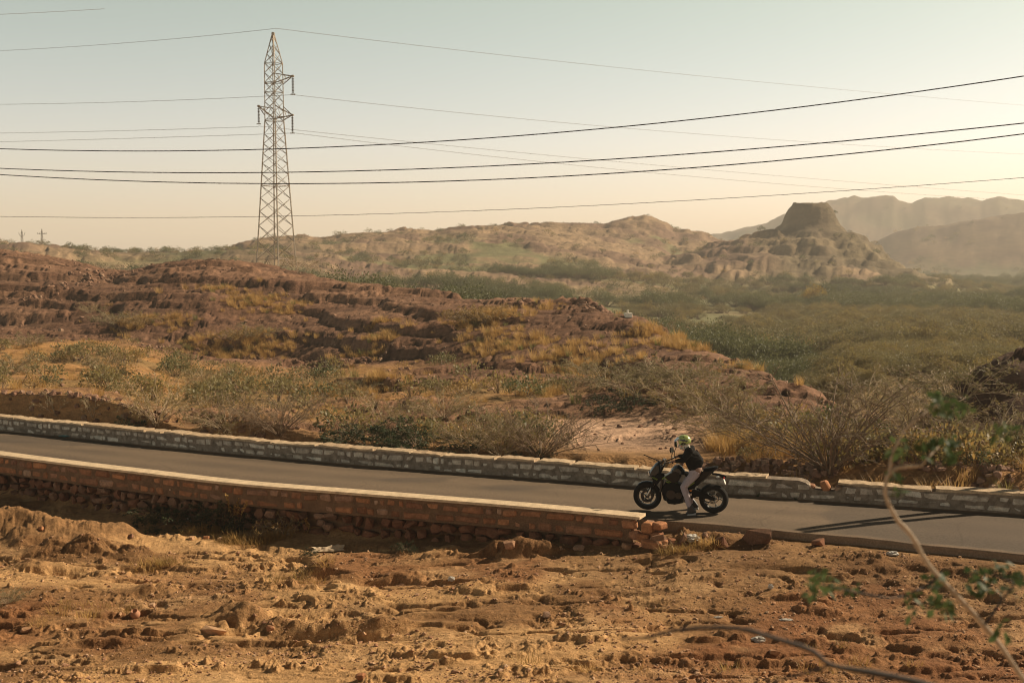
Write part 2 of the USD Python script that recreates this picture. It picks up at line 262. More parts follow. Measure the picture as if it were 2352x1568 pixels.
def height(x, y, z, pc, zone):
    """detail in metres on the plain surface z, and the masks (rock, plants, dry grass) the colours come from"""
    cy = ctab(CREST, pc)[0]; fy = far_Y(pc); ny = near_Y(pc)
    rockm = np.zeros_like(z); veg = np.zeros_like(z); dry = np.zeros_like(z)
    if zone == 'fore':
        w = smoothstep(10, 14, y)
        big = fbm(P3(x, y * 1.7, .55, 3.1), 3, 5) - .5
        fur = np.abs(fbm(P3(x * .55, y * 1.6, 1.15, 8.2), 3, 9) - .5) * 2
        mid = fbm(P3(x, y * 1.25, 2.3, 1.7), 3, 21) - .5
        cl = fbm(P3(x, y, 7.5, .3), 3, 33); clm = smoothstep(.42, .62, fbm(P3(x, y * 1.5, .8, 5.5), 3, 41))
        near = smoothstep(1.6, .2, np.abs(y - ny)) * (pc > END_COL)
        d = big * .3 - (.2 - np.minimum(fur, .2)) * .42 + mid * .13 + np.maximum(cl - .56, 0) * (.02 + .16 * clm ** 2) + (cl - .5) * .03
        cv, ce = cells(x, y, .30, .20, 3); cw, cf = cells(x, y, .13, .10, 6)
        clod = smoothstep(.7, .95, cv) * smoothstep(.02, .3, ce) * .02 * (.1 + clm) + smoothstep(.7, 1, cw) * smoothstep(.02, .3, cf) * .016 * (.2 + clm)
        d = .45 * d + .55 * terrace(d + .05 * (cl - .5), 7.5, 1.0, .17) + clod
        hp = np.zeros_like(z)
        for cx_, cy_, rx, ry, h in HEAPS: hp += mound(x, y, cx_, cy_, rx, ry, h, 2.4)
        hp = hp * (.8 + .5 * (fbm(P3(x, y, 1.6, 9.9), 3, 77) - .3)); hp = hp + .34 * (fbm(P3(x, y, 2.6, 2.9), 4, 78) - .5) * smoothstep(.03, .2, hp)
        base = smoothstep(.1, .8, np.abs(y - ny)) * .8 + .2
        behind = smoothstep(ny - .4, ny + .2, y)                   # flat under the road
        z = z + (d * w * base + hp) * (1 - behind)
        rockm = .7 * smoothstep(.02, .2, hp); veg = clm; dry = smoothstep(.4, .65, fbm(P3(x, y, .35, 4), 3, 55))
    else:
        hill = smoothstep(fy + 3.2, fy + 9, y) * (1 - smoothstep(cy * 1.02, cy * 1.2, y))
        n1 = fbm(P3(x * .6, y, .085, 2), 4, 3); n2 = fbm(P3(x * .45, y * 1.1, .35, 7), 5, 13); n3 = fbm(P3(x, y, 1.3, 4), 3, 23)
        t = np.clip((y - fy - 4) / np.maximum(cy - fy - 4, 1), 0, 1.3)
        slab = smoothstep(1180, 1330, pc) * (1 - smoothstep(1560, 1700, pc)) * smoothstep(fy + 4.5, fy + 6.5, y) * (1 - smoothstep(fy + 12, fy + 17, y))
        rk = np.clip(smoothstep(.44, .56, t + .3 * (n1 - .5)) + .9 * smoothstep(.57, .66, n1), 0, 1)
        rockm = np.clip(np.maximum(rk, slab), 0, 1) * hill
        zz = z + (n1 - .5) * 1.3 * hill * smoothstep(.02, .3, t) * (1 - smoothstep(.85, 1.0, t) * .75) + (n2 - .5) * .55 * hill * (1 - .5 * slab)
        kk = .85
        wob = (n2 - .5) * .8 + .035 * x + (n1 - .5) * 1.7
        zt = terrace(zz + wob, kk, .92, .09) - wob
        zt = .7 * zt + .3 * (terrace(zz + wob * .8, 2.6, .9, .16) - wob * .8)
        tm = rockm * (.06 + .66 * smoothstep(.50, .60, fbm(P3(x * .7, y, .055, 22), 3, 29))); z1 = zz * (1 - tm) + zt * tm
        z1 = z1 + (n3 - .5) * (.14 - .07 * rockm) * hill * (1 - .45 * slab)
        inh = (hill > .01) & (rockm > .01)
        if inh.any():
            dz = np.zeros_like(z)
            v1, e1 = cells(x[inh], y[inh], 7.5, 3.2, 5); v2, e2 = cells(x[inh], y[inh], 2.3, 1.1, 8)
            rough = smoothstep(.35, .62, n1[inh] * .6 + n3[inh] * .4)
            dz[inh] = ((v1 - .5) * .62 * (.15 + .85 * rough) + (v2 - .5) * .16 * rough - .16 * smoothstep(.07, .0, e1) - .07 * smoothstep(.12, .0, e2)) * rockm[inh] * hill[inh] * (1 - .8 * slab[inh])
            z1 = z1 + dz
        # low dark outcrop at the right edge and stony rows behind the wall
        z1 = z1 + mound(x, y, MOUND[0] + 2.0, MOUND[1] + .4, 4.5, 2.5, 3.0, 3.2) * (.75 + .5 * n2)
        far = smoothstep(200, 300, y)
        m1 = fbm(P3(x, y, .011, 6), 5, 61); m2 = fbm(P3(x, y, .045, 1), 4, 71)
        rng_m = np.clip((z1 + 5.7) / 8, 0, 1)
        z1 = z1 + far * rng_m * ((m1 - .5) * np.clip(y * .011, 3, 12) * (1 - .6 * smoothstep(330, 600, y) * (1 - smoothstep(650, 900, y))) + (m2 - .5) * np.clip(y * .0065, 1.5, 4))
        fr = far * smoothstep(.43, .56, .5 * m2 + .5 * m1 + .1 * rng_m - .02)
        wob = (m2 - .5) * 4; tz = .55 * (terrace(z1 + wob, .24, .9, .16) - wob) + .45 * (terrace(z1 + wob, .6, .9, .16) - wob); tw_ = .62 * (1 - .8 * smoothstep(620, 900, y))
        z1 = z1 * (1 - tw_ * far * rng_m) + tz * tw_ * far * rng_m
        z1 = z1 + smoothstep(850, 1100, y) * rng_m * ((fbm(P3(x, y, .006, 4), 5, 64) - .5) * 34 + (fbm(P3(x, y, .03, 4), 4, 66) - .5) * 12)
        dx, dy = x - MESA[0], y - MESA[1]; r = np.hypot(dx, dy * .85) * (1 + .34 * (fbm(P3(x, y, .06, 9), 4, 91) - .5) + .10 * (fbm(P3(x, y, .22, 3), 3, 92) - .5)); cphi = .5 + .5 * dx / np.maximum(np.hypot(dx, dy), 1e-3)
        ml = np.interp(r, PL[:, 0], PL[:, 1]) * (1 - cphi) + np.interp(r, PR[:, 0], PR[:, 1]) * cphi
        wob = (m2 - .5) * 5 + (m1 - .5) * 14; lower = smoothstep(21, 17, ml)
        ml = ml + (fbm(P3(x, y, .16, 2), 4, 95) - .5) * (1.4 + 2.6 * lower)
        ml = ml + (fbm(P3(np.arctan2(dy, dx) * 2.2, r * .02, 1.0, 5), 4, 97) - .5) * 5.0 * lower * smoothstep(10, 30, r)
        ml = ml * (1 - .5 * lower) + .5 * lower * (terrace(ml + wob, .24, .9, .14) - wob)
        ism = smoothstep(-.5, 1.5, ml - z1); z1 = np.maximum(z1, ml)
        frock = np.clip(np.maximum(fr * rng_m * 1.3, ism * smoothstep(-4, 2, ml)), 0, 1)
        rockm = np.maximum(rockm, frock * far)
        inf_ = (frock * far > .02) & (y < 700)
        if inf_.any():
            v1, e1 = cells(x[inf_], y[inf_], 13., 9., 15); v2, e2 = cells(x[inf_], y[inf_], 5., 4., 18); dz = np.zeros_like(z)
            dz[inf_] = ((v1 - .5) * 1.3 + (v2 - .5) * .8 - .4 * smoothstep(.1, 0, e1)) * (1 - .5 * smoothstep(600, 700, y[inf_])) * frock[inf_] * far[inf_] * (1 - .3 * ism[inf_]); z1 = z1 + dz
        val = smoothstep(1.0, 1.15, y / cy)
        veg = np.maximum(val * (1 - frock), (1 - rockm) * hill * smoothstep(.45, .62, fbm(P3(x, y, .16, 12), 3, 15)) * .75)
        dry = (1 - veg) * smoothstep(.38, .6, fbm(P3(x, y, .3, 15), 4, 19)) * hill
        flat = smoothstep(fy + 2.4, fy + 1.2, y); z = z1 * (1 - flat) + z * flat
    return z, rockm, veg, dry
def zone_grid(pc, Y, zone):
    C = curves(pc); z = np.zeros((len(Y), len(pc)))
    CY = np.array([c[0] for c in C]); CZs = np.array([c[1] for c in C])
    for i in range(1, len(CY)): CY[i] = np.maximum(CY[i], CY[i - 1] + .02)
    for j in range(len(pc)): z[:, j] = PchipInterpolator(CY[:, j], CZs[:, j], extrapolate=True)(Y)
    PCg, Yg = np.meshgrid(pc, Y); x = (PCg - 1176) / U * Yg
    return x, Yg, *height(x, Yg, z, PCg, zone)
def cols(step): return np.r_[np.linspace(-900, -90, 40), np.arange(-80, 2432, step), np.linspace(2440, 3300, 40)]
def logs(a, b, n): return np.exp(np.linspace(math.log(a), math.log(b), n))
ZONES = {'fore': (cols(2.0), np.r_[np.linspace(1.0, 13.6, 30), np.linspace(13.7, 25.5, 420), np.linspace(25.6, 36.0, 60)]),
         'hill': (cols(3.4), np.unique(np.r_[np.linspace(21.0, 34, 30), logs(34, 175, 420)])),
         'far': (cols(4.0), np.unique(np.r_[logs(165, 410, 75), np.linspace(413, 600, 105), logs(605, 3500, 90)]))}
GRID, HF = {}, {}
for zone, (pc, Y) in ZONES.items():
    g = zone_grid(pc, Y, 'fore' if zone == 'fore' else 'hill'); GRID[zone] = g
    HF[zone] = [RegularGridInterpolator((Y, pc), a, bounds_error=False, fill_value=None) for a in g[2:]]
def ground_at(x, y, want=0):
    x, y = np.atleast_1d(np.asarray(x, float)), np.atleast_1d(np.asarray(y, float)); pc = col(x, y); q = np.stack([y, np.clip(pc, -900, 3300)], 1)
    fy = far_Y(pc); a = HF['fore'][want](q); b = HF['hill'][want](q); c = HF['far'][want](q)
    return np.where(y < fy - .5, a, np.where(y < 170, b, c))
def gz(x, y): return float(ground_at(x, y)[0])
def hit(px, py, lo=14.0, hi=900.0, off=0.0):    # the visible ground at a place of the photograph
    r = ray(px, py); Y = logs(lo, hi, 3000); p = np.array([0, 0, CZ]) + r * (Y / r[1])[:, None]
    g = ground_at(p[:, 0], p[:, 1]) + off; k = np.nonzero(p[:, 2] < g)[0]
    i = k[0] if len(k) else len(Y) - 1
    return np.array([p[i, 0], p[i, 1], g[i] - off])
def gridmesh(x, y, z, mask=None):
    n, m = x.shape; v = np.stack([x, y, z], -1).reshape(-1, 3); i, j = np.meshgrid(np.arange(n - 1), np.arange(m - 1), indexing='ij')
    q = np.stack([i * m + j, i * m + j + 1, (i + 1) * m + j + 1, (i + 1) * m + j], -1).reshape(-1, 4)
    if mask is not None: q = q[mask[:-1, :-1].reshape(-1)]
    return v, np.vstack([q[:, [0, 1, 2]], q[:, [0, 2, 3]]])
def mixc(a, b, t): return a * (1 - t[..., None]) + np.asarray(b) * t[..., None]
m_dirt, m_hill, m_far = tinted('dirt', 9.0, .62, 1.3, bump=.9, dist=.05, scale2=45.0), tinted('hillside_rock', 2.2, .62, 1.32, bump=.8, dist=.12, scale2=14.0, sx=(1, 1, 2.5)), tinted('far_hills', .16, .7, 1.28, bump=.5, dist=1.0, scale2=.9, sx=(1, 1, 2.5))

x, y, z, rk, veg, dry = GRID['fore']
SAND, EARTH, REDE, PALE = np.array([.45, .262, .115]), np.array([.175, .086, .036]), np.array([.20, .082, .034]), np.array([.50, .31, .15])
c = np.broadcast_to(SAND, x.shape + (3,)).copy()
c = mixc(c, EARTH, smoothstep(.38, .66, fbm(P3(x, y * 1.3, .5, 2), 4, 101)) * .8)
c = mixc(c, REDE, smoothstep(.52, .72, fbm(P3(x, y, .3, 8), 3, 103) + .13 * smoothstep(-1, 5, x) * smoothstep(22.5, 19, y)) * .8)
c = mixc(c, PALE, smoothstep(.55, .75, fbm(P3(x, y * 1.6, .7, 5), 4, 107)) * .5)
c = mixc(c, EARTH * .8, veg * .25)
c = mixc(c, EARTH * .95, rk)
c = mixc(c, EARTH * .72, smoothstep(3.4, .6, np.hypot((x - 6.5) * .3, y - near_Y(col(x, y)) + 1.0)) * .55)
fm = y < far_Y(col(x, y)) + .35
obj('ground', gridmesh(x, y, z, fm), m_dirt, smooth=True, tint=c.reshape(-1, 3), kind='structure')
x, y, z, rk, veg, dry = GRID['hill']
pcg = col(x, y)
c = np.broadcast_to(np.array([.31, .168, .072]), x.shape + (3,)).copy()
c = mixc(c, np.array([.185, .105, .05]), smoothstep(.4, .68, fbm(P3(x, y, .5, 3), 4, 111)) * .6)
c = mixc(c, np.array([.36, .19, .06]), dry * .5)
c = mixc(c, np.array([.17, .122, .05]), veg * .7)
rc = mixc(np.broadcast_to(np.array([.14, .073, .043]), x.shape + (3,)).copy(), np.array([.19, .104, .062]), smoothstep(.42, .66, fbm(P3(x, y * 1.5, .22, 3), 4, 117)))
rc = mixc(rc, np.array([.088, .045, .029]), smoothstep(.55, .75, fbm(P3(x, y * 2, .6, 31), 4, 119)) * .7)
slabc = smoothstep(1150, 1330, pcg) * (1 - smoothstep(1620, 1760, pcg)) * smoothstep(44, 41, y - .12 * np.abs(x))
rc = mixc(rc, np.array([.43, .275, .18]), slabc * .9)
v1, e1 = cells(x, y, 7.5, 3.2, 5); v2, e2 = cells(x, y, 2.3, 1.1, 8)
rc = rc * (.82 + .36 * v1 + .16 * (v2 - .5))[..., None] * (1 - .55 * smoothstep(.055, .0, e1) * (1 - slabc))[..., None] * (1 - .3 * smoothstep(.07, .0, e2))[..., None]
c = mixc(c, rc, rk)
c = mixc(c, np.array([.085, .05, .034]), smoothstep(.25, 1.0, mound(x, y, MOUND[0] + 2.0, MOUND[1] + .4, 4.5, 2.5, 3.0, 3.2)))  # outcrop tinted dark to stand for its shaded side
obj('hillside', gridmesh(x, y, z, (y > far_Y(pcg) + .25)), m_hill, smooth=True, tint=c.reshape(-1, 3), kind='structure')
x, y, z, rk, veg, dry = GRID['far']
c = np.broadcast_to(np.array([.21, .16, .08]), x.shape + (3,)).copy()
c = mixc(c, np.array([.135, .125, .058]), veg * smoothstep(.26, .46, fbm(P3(x, y, .02, 3), 4, 121) + .1 * (z < -3)))
c = mixc(c, np.array([.23, .15, .09]), rk * .85)
c = mixc(c, np.array([.15, .092, .06]), rk * smoothstep(.45, .65, fbm(P3(x, y, .05, 7), 4, 123)))
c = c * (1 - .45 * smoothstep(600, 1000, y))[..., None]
c = mixc(c, np.array([.085, .075, .036]), smoothstep(.5, .66, fbm(P3(x, y * .6, .014, 13), 4, 131)) * .6 * (z > -4))
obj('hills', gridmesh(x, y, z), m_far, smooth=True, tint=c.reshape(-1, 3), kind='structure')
# the ground goes on behind and beside the camera
bx = np.array([[-1.0, 1.0], [-900, 1.0]])
v = []
for yy, zz in ((1.02, 4.13), (-6, 5.0), (-60, 6.5), (-400, 6.0)):
    for xx in (-400, -40, -.81, .83, 40, 400): v.append((xx, yy, zz - (.3 if abs(xx) > 30 else 0)))
q = [(r * 6 + k, r * 6 + k + 1, r * 6 + k + 7, r * 6 + k + 6) for r in range(3) for k in range(5)]
obj('slope', (np.array(v), np.array(q)[:, ::-1]), plain('slope_dirt', (.42, .24, .11), .95, vary=.3, scale=1.5), kind='structure')
# the land beyond the fan on both sides
for sgn, pcv in ((-1, -900), (1, 3300)):
    Ys = np.r_[1.02, 5, 10, 16, 24, 40, 70, 120, 200, 400, 900, 1800, 3490]; xe = (pcv - 1176) / U * Ys
    ze = ground_at(xe, Ys) - .05; xo = np.where(Ys < 400, sgn * 400.0 + xe * .2, xe * 2.0)
    v = np.vstack([np.c_[xe, Ys, ze], np.c_[xo, Ys, ze]]); n = len(Ys)
    q = np.array([(k, k + 1, n + k + 1, n + k) for k in range(n - 1)]); q = q if sgn < 0 else q[:, ::-1]
    obj('land', (v, q), UsdShade.Material.Get(stage, '/World/Looks/slope_dirt'), kind='structure')

# ------------------------------------------------------------------ road
def resample(P, n):
    d = np.r_[0, np.cumsum(np.linalg.norm(np.diff(P, axis=0), axis=1))]; return np.stack([np.interp(np.linspace(0, d[-1], n), d, P[:, i]) for i in (0, 1)], 1)
R1, R2 = resample(kerb_p, 500), None
kc = np.array([np.argmin(np.hypot(*(far_p - p).T)) for p in R1]); R2 = far_p[kc] - far_n[kc] * .02
k = np.ones(25) / 25; R2 = np.stack([np.r_[R2[:12, i], np.convolve(R2[:, i], k, 'valid'), R2[-12:, i]] for i in (0, 1)], 1)
rag = (fbm(P3(R1[:, 0], R1[:, 1], 1.8), 3, 7) - .5)[:, None] * .16
R1 = R1 + rag * (R2 - R1) / np.linalg.norm(R2 - R1, axis=1, keepdims=True)
ts = np.r_[0, .012, np.linspace(.03, 1, 26)]
g = R1[:, None] * (1 - ts)[None, :, None] + R2[:, None] * ts[None, :, None]
zr = .03 * np.sin(np.pi * ts)[None] + (fbm(P3(g[..., 0], g[..., 1], .7), 3, 3) - .5) * .02
zr[:, 0] -= .02
low = g[:, :1] - (R1 - R2)[:, None] / 90; xx = np.concatenate([low[..., 0] * 1.0, g[..., 0]], 1); yy = np.concatenate([low[..., 1], g[..., 1]], 1); zz = np.concatenate([np.full((len(g), 1), -.42), zr], 1)
v, f = gridmesh(xx, yy, zz)
T = np.broadcast_to(np.r_[0, ts], xx.shape)
asph = np.broadcast_to(np.array([.128, .092, .061]), xx.shape + (3,)).copy()
asph = mixc(asph, np.array([.092, .068, .048]), smoothstep(.4, .7, fbm(P3(xx * .5, yy, .6, 3), 4, 15)) * .7)
asph = mixc(asph, np.array([.155, .11, .073]), np.exp(-((T - .34) / .09) ** 2) * .75 + np.exp(-((T - .66) / .09) ** 2) * .75)
asph = mixc(asph, np.array([.075, .058, .044]), smoothstep(.5, .55, fbm(P3(xx * .35, yy * .8, .55, 33), 3, 17)) * .6)
asph = mixc(asph, np.array([.26, .16, .09]), smoothstep(.9, 1.0, T + .12 * (fbm(P3(xx, yy, 1.2), 3, 4) - .5)) * .75)
asph = mixc(asph, np.array([.30, .2, .125]), smoothstep(.05, .0, T + .04 * (fbm(P3(xx, yy, 1.6), 3, 6) - .5)) * .5)
m_asph = mat('asphalt', {'a': ('attribute', {'attribute': 'tint'}), 'g': ('geometry', {}), 'n': ('noise_texture', {'scale': 30.0, 'detail': 6.0, 'roughness': .75}), 'n3': ('noise_texture', {'scale': 1.3, 'detail': 4.0}), 'wp': ('mix_color', {'blend_type': 'mix', 'fac': .16, 'use_clamp': False}),
    'v': ('voronoi_texture', {'feature': 'distance_to_edge', 'scale': .42}), 'cr': ('rgb_ramp', {'ramp': [(0, (.86,) * 3), (.008, (.92,) * 3), (.012, (1,) * 3), (1, (1,) * 3)]}), 'cm': ('rgb_ramp', {'ramp': [(.46, (1,) * 3), (.54, (0,) * 3)]}),
    'r': ('rgb_ramp', {'ramp': [(.3, (.62,) * 3), (.7, (1.4,) * 3)]}), 'x': ('mix_color', {'blend_type': 'multiply', 'fac': 1.0, 'use_clamp': False}), 'ml': ('mix_color', {'blend_type': 'lighten', 'fac': 1.0}), 'x2': ('mix_color', {'blend_type': 'multiply', 'fac': 1.0, 'use_clamp': False}),
    'b': ('bump', {'strength': .7, 'distance': .012}), 'p': ('principled_bsdf', {'roughness': .9, 'specular_ior_level': .15})},
    [('g.position', 'n.vector'), ('g.position', 'n3.vector'), ('g.position', 'wp.a'), ('n3.color', 'wp.b'), ('wp.result', 'v.vector'), ('v.distance', 'cr.fac'), ('n3.fac', 'cm.fac'), ('n.fac', 'r.fac'), ('a.color', 'x.a'), ('r.color', 'x.b'), ('cr.color', 'ml.a'), ('cm.color', 'ml.b'), ('x.result', 'x2.a'), ('ml.result', 'x2.b'), ('x2.result', 'p.base_color'), ('n.fac', 'b.height'), ('b.normal', 'p.normal')])
rd = obj('road', (v, f), m_asph, smooth=True, tint=asph.reshape(-1, 3), kind='structure')

# ------------------------------------------------------------------ haze in the valley air
HZ0, HZ1 = -13.0, 104.0
hv = box((7400, 5200, HZ1 - HZ0), (0, 1500, (HZ0 + HZ1) / 2))
haze_mat = usdkit.material(stage, '/World/Looks/pale_haze', {'v': ('principled_volume', {'color': (0.86, 0.80, 0.72), 'density': 0.00034, 'anisotropy': 0.15})}, [], volume='v.volume')
obj('haze', hv, haze_mat, kind='stuff')

# ------------------------------------------------------------------ the two stone parapets
rng = np.random.default_rng(11)
m_red = stone_mat('red_sandstone', [(.20, .085, .042), (.34, .145, .064), (.25, .12, .065), (.42, .185, .08), (.29, .15, .09), (.40, .26, .17), (.20, .09, .05), (.36, .16, .07)], 7.0)
m_red_dark = stone_mat('dark_red_stone', [(.13, .055, .03), (.21, .09, .045), (.16, .08, .045), (.25, .14, .085), (.12, .055, .03)], 7.0)  # darker red; on the lower wall courses this tone stands in for shade
m_mortar_red = stone_mat('brown_mortar', [(.15, .085, .046), (.15, .085, .046)], 5.0, blot=(.7, 1.25))
m_cap = stone_mat('pale_coping', [(.56, .42, .27), (.58, .435, .28)], 4.0, blot=(.72, 1.12))
m_white = stone_mat('weathered_whitewash', [(.56, .48, .38), (.70, .61, .49), (.42, .34, .26), (.64, .54, .42), (.50, .40, .30), (.60, .51, .41)], 6.0, blot=(.42, 1.15))
m_mortar_grey = stone_mat('grey_mortar', [(.19, .145, .105), (.19, .145, .105)], 6.0, blot=(.5, 1.5))
m_cap2 = stone_mat('rough_cap_mortar', [(.44, .32, .20), (.48, .35, .22), (.40, .28, .17)], 8.0, blot=(.6, 1.2))

def strip(p, n, a, b, z0, z1, sl, jit=0.0, r=None):   # a curved slab between the offsets a and b from the wall line (b further from the camera)
    q = p[sl]; m = n[sl]; k = len(q); o = np.zeros((k, 4)) if r is None else (r.uniform(-1, 1, (k, 4)) * jit)
    rows = [np.c_[q - m * (a + o[:, :1]), np.broadcast_to(z0, k)], np.c_[q - m * (a + o[:, :1]), np.broadcast_to(z1, k) + o[:, 2]], np.c_[q - m * (b + o[:, 1:2]), np.broadcast_to(z1, k) + o[:, 3]], np.c_[q - m * (b + o[:, 1:2]), np.broadcast_to(z0, k)]]
    v = np.stack(rows, 1).reshape(-1, 3); i = np.arange(k - 1)[:, None]; j = np.arange(4)[None]; jn = (j + 1) % 4
    f = np.stack([i * 4 + j, i * 4 + jn, (i + 1) * 4 + jn, (i + 1) * 4 + j], -1).reshape(-1, 4)[:, ::-1]
    f = np.vstack([f[:, [0, 1, 2]], f[:, [0, 2, 3]], [[0, 1, 2], [0, 2, 3]], [[(k - 1) * 4 + 2, (k - 1) * 4 + 1, (k - 1) * 4], [(k - 1) * 4 + 3, (k - 1) * 4 + 2, (k - 1) * 4]]])
    return v, f
def frame(p, t, n, s, step=.05):
    i = min(len(p) - 1, max(0, int(round(s / step)))); return p[i], t[i], n[i]
def lay(wall, p, t, n, s0, s1, z0, z1, wmin, wmax, proud, depth, mt, r, gap=.022, skip=None, name='stone', jit=.1, cham=.16, rocky=False):
    s = s0 + r.uniform(0, .15)
    while s < s1:
        w = r.uniform(wmin, wmax) * r.choice([.7, 1, 1, 1.35]); h = ((z1 - z0) - gap) * r.uniform(.8, 1.06); c = s + w / 2
        if not (skip and skip(c, (z0 + z1) / 2)):
            q, tt, nn = frame(p, t, n, c); pr = r.uniform(*proud)
            b = rock(r, ((w - gap) * 1.1, depth, h * 1.12), 34) if rocky and r.uniform() < .4 else block(r, (w - gap, depth, h), jit, cham); R = np.stack([np.r_[tt, 0], np.r_[nn, 0], [0, 0, 1]], 1) @ rotm([0, 1, 0], r.uniform(-.03, .03) * (2.5 if rocky else 1)) @ rotm([0, 0, 1], r.uniform(-.05, .05))
            obj(name, moved(b, R, np.r_[q + nn * (pr - depth / 2), (z0 + z1) / 2 + r.uniform(-.018, .018)]), mt, wall)
        s += w
near_wall = thing('stone_wall', 'low red sandstone retaining wall with pale smooth coping along the near side of the road', 'wall')
L = near_s[-1] if len(near_s) == len(near_p) else (len(near_p) - 1) * .05
S0 = 1.2
zbase = lambda s: float(ground_at(*(frame(near_p, near_t, near_n, s)[0] + frame(near_p, near_t, near_n, s)[2] * .3))[0])
obj('wall_core', strip(near_p, near_n, 0.0, .36, WALL_TOP - .55, WALL_TOP - .06, slice(0, len(near_p) - 4, 4)), m_mortar_red, near_wall)
obj('footing', strip(near_p, near_n, .13, .35, -1.7, WALL_TOP - .552, slice(0, len(near_p) - 4, 4)), m_mortar_red, near_wall)
s = 0.3
while s < L - .1:
    w = rng.uniform(3.0, 5.5); e = min(L - .05, s + w); i0, i1 = int(s / .05), int(e / .05) + 1
    dz = rng.uniform(-.003, .003)
    if i1 - i0 > 3: obj('coping', strip(near_p, near_n, -.045, .385, WALL_TOP - .058, WALL_TOP + dz * .5, slice(i0, i1, 1), .002, rng), m_cap, near_wall)
    s = e + .006
for k, (za, zb_) in enumerate([(WALL_TOP - .30, WALL_TOP - .07), (WALL_TOP - .54, WALL_TOP - .31)]):
    lay(near_wall, near_p, near_t, near_n, 2.0, L - .15, za, zb_, .22, .62, (.004, .04), .2, m_red, rng, .035, jit=.16, cham=.2)
s = 2.0
lows = []
while s < L - .1:                                     # the loose lower courses
    q, tt, nn = frame(near_p, near_t, near_n, s); zb_ = zbase(s); z = WALL_TOP - .54
    while z > zb_ - .1:
        h = rng.uniform(.17, .34); w = rng.uniform(.2, .5)
        R = np.stack([np.r_[tt, 0], np.r_[nn, 0], [0, 0, 1]], 1) @ rotm([0, 1, 0], rng.uniform(-.35, .35))
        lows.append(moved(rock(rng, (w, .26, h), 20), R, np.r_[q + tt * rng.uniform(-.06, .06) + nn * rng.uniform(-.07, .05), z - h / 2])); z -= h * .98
    s += rng.uniform(.27, .42)
for k, b in enumerate(lows[:170]): obj('rubble_stone', b, m_red_dark, near_wall)  # shade low on the wall is put into the stone colour
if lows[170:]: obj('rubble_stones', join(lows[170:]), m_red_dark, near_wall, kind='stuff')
# broken end of the near wall
pe, te, ne = near_p[-1], near_t[-1], near_n[-1]; Re = np.stack([np.r_[te, 0], np.r_[ne, 0], [0, 0, 1]], 1)
for (a, b, z, w, d, h, ang) in [(.13, .02, .08, .26, .22, .25, .1), (.12, -.17, .1, .2, .2, .2, -.2), (.36, -.05, .13, .26, .3, .16, .3), (.3, .0, -.08, .3, .26, .2, .2), (.42, .1, -.2, .36, .24, .15, -.15), (.05, .04, -.14, .3, .24, .2, .05), (.62, -.06, -.2, .2, .2, .17, .6), (.3, .16, -.22, .5, .26, .2, .1), (.78, .1, -.24, .22, .2, .16, 1.0), (.95, -.02, -.22, .16, .16, .12, .4), (.55, .2, -.26, .2, .18, .14, .9)]:
    obj('end_stone', moved(block(rng, (w, d, h), .16, .17), Re @ rotm([0, 0, 1], ang), np.r_[pe + te * a + ne * b, z]), m_red, near_wall)

far_wall = thing('parapet_wall', 'grey whitewashed rubble stone parapet along the far side of the road', 'wall')
Lf = (len(far_p) - 1) * .05
notch = float(np.argmin(np.abs(col(far_p[:, 0], far_p[:, 1]) - 1905))) * .05
zt = FAR_TOP - .055 + (fbm(P3(far_p[:, 0], far_p[:, 1], .8), 3, 31) - .5) * .10
dn = np.exp(-((np.arange(len(far_p)) * .05 - notch) / .42) ** 6); ztc = zt - .18 * dn
obj('wall_core', strip(far_p, far_n, 0.0, .40, -.6, ztc[::3], slice(0, None, 3)), m_mortar_grey, far_wall)
s = .2
while s < Lf - .1:
    w = rng.uniform(.7, 2.2); e = min(Lf - .05, s + w); i0, i1 = int(s / .05), int(e / .05) + 1
    if abs((s + e) / 2 - notch) > .55 and i1 - i0 > 3:
        if s < notch < e: i1 = int((notch - .4) / .05)
        if i1 - i0 > 3:
            sl = slice(i0, i1, 3); th = rng.uniform(.045, .07)
            obj('cap_mortar', strip(far_p, far_n, -.03 + rng.uniform(-.01, .01), .43, zt[sl] + .002, zt[sl] + th, sl, .014, rng), m_cap2, far_wall)
    s = e + rng.uniform(.0, .04)
sk = lambda c, z: abs(c - notch) < .42 and z > .24
bound = float(np.argmin(np.abs(col(far_p[:, 0], far_p[:, 1]) - 1100))) * .05
for a in np.arange(1.5, Lf - .5, 2.6):                 # laid stretch by stretch, no two alike
    e = min(a + 2.6, Lf - .3); m = rng.uniform(.17, .22); left = a < bound
    lay(far_wall, far_p, far_t, far_n, a, e, m, FAR_TOP - .08, .2 if left else .28, .46 if left else .64, (.008, .04), .22, m_white, rng, .022, sk, jit=.2, cham=.16)
    lay(far_wall, far_p, far_t, far_n, a, e, rng.uniform(-.02, .03), m - .015, .2, .6, (-.006, .03), .22, m_white, rng, .03, jit=.22, cham=.17)
qn, tn, nn_ = frame(far_p, far_t, far_n, notch); Rn = np.stack([np.r_[tn, 0], np.r_[nn_, 0], [0, 0, 1]], 1)
for a, z, w, h, ang, lab in [(-.36, .32, .24, .17, .1, 'broken red block at the left edge of the gap in the grey parapet'), (.0, .37, .2, .28, -.5, 'tilted split red block standing in the gap of the grey parapet'), (.36, .31, .3, .17, .05, 'low flat block at the right edge of the gap in the grey parapet')]:
    obj('loose_block', moved(block(rng, (w, .3, h), .16, .15), Rn @ rotm([0, 1, 0], ang), np.r_[qn + tn * a - nn_ * .16, z - .04]), m_red, label=lab, category='stone block')

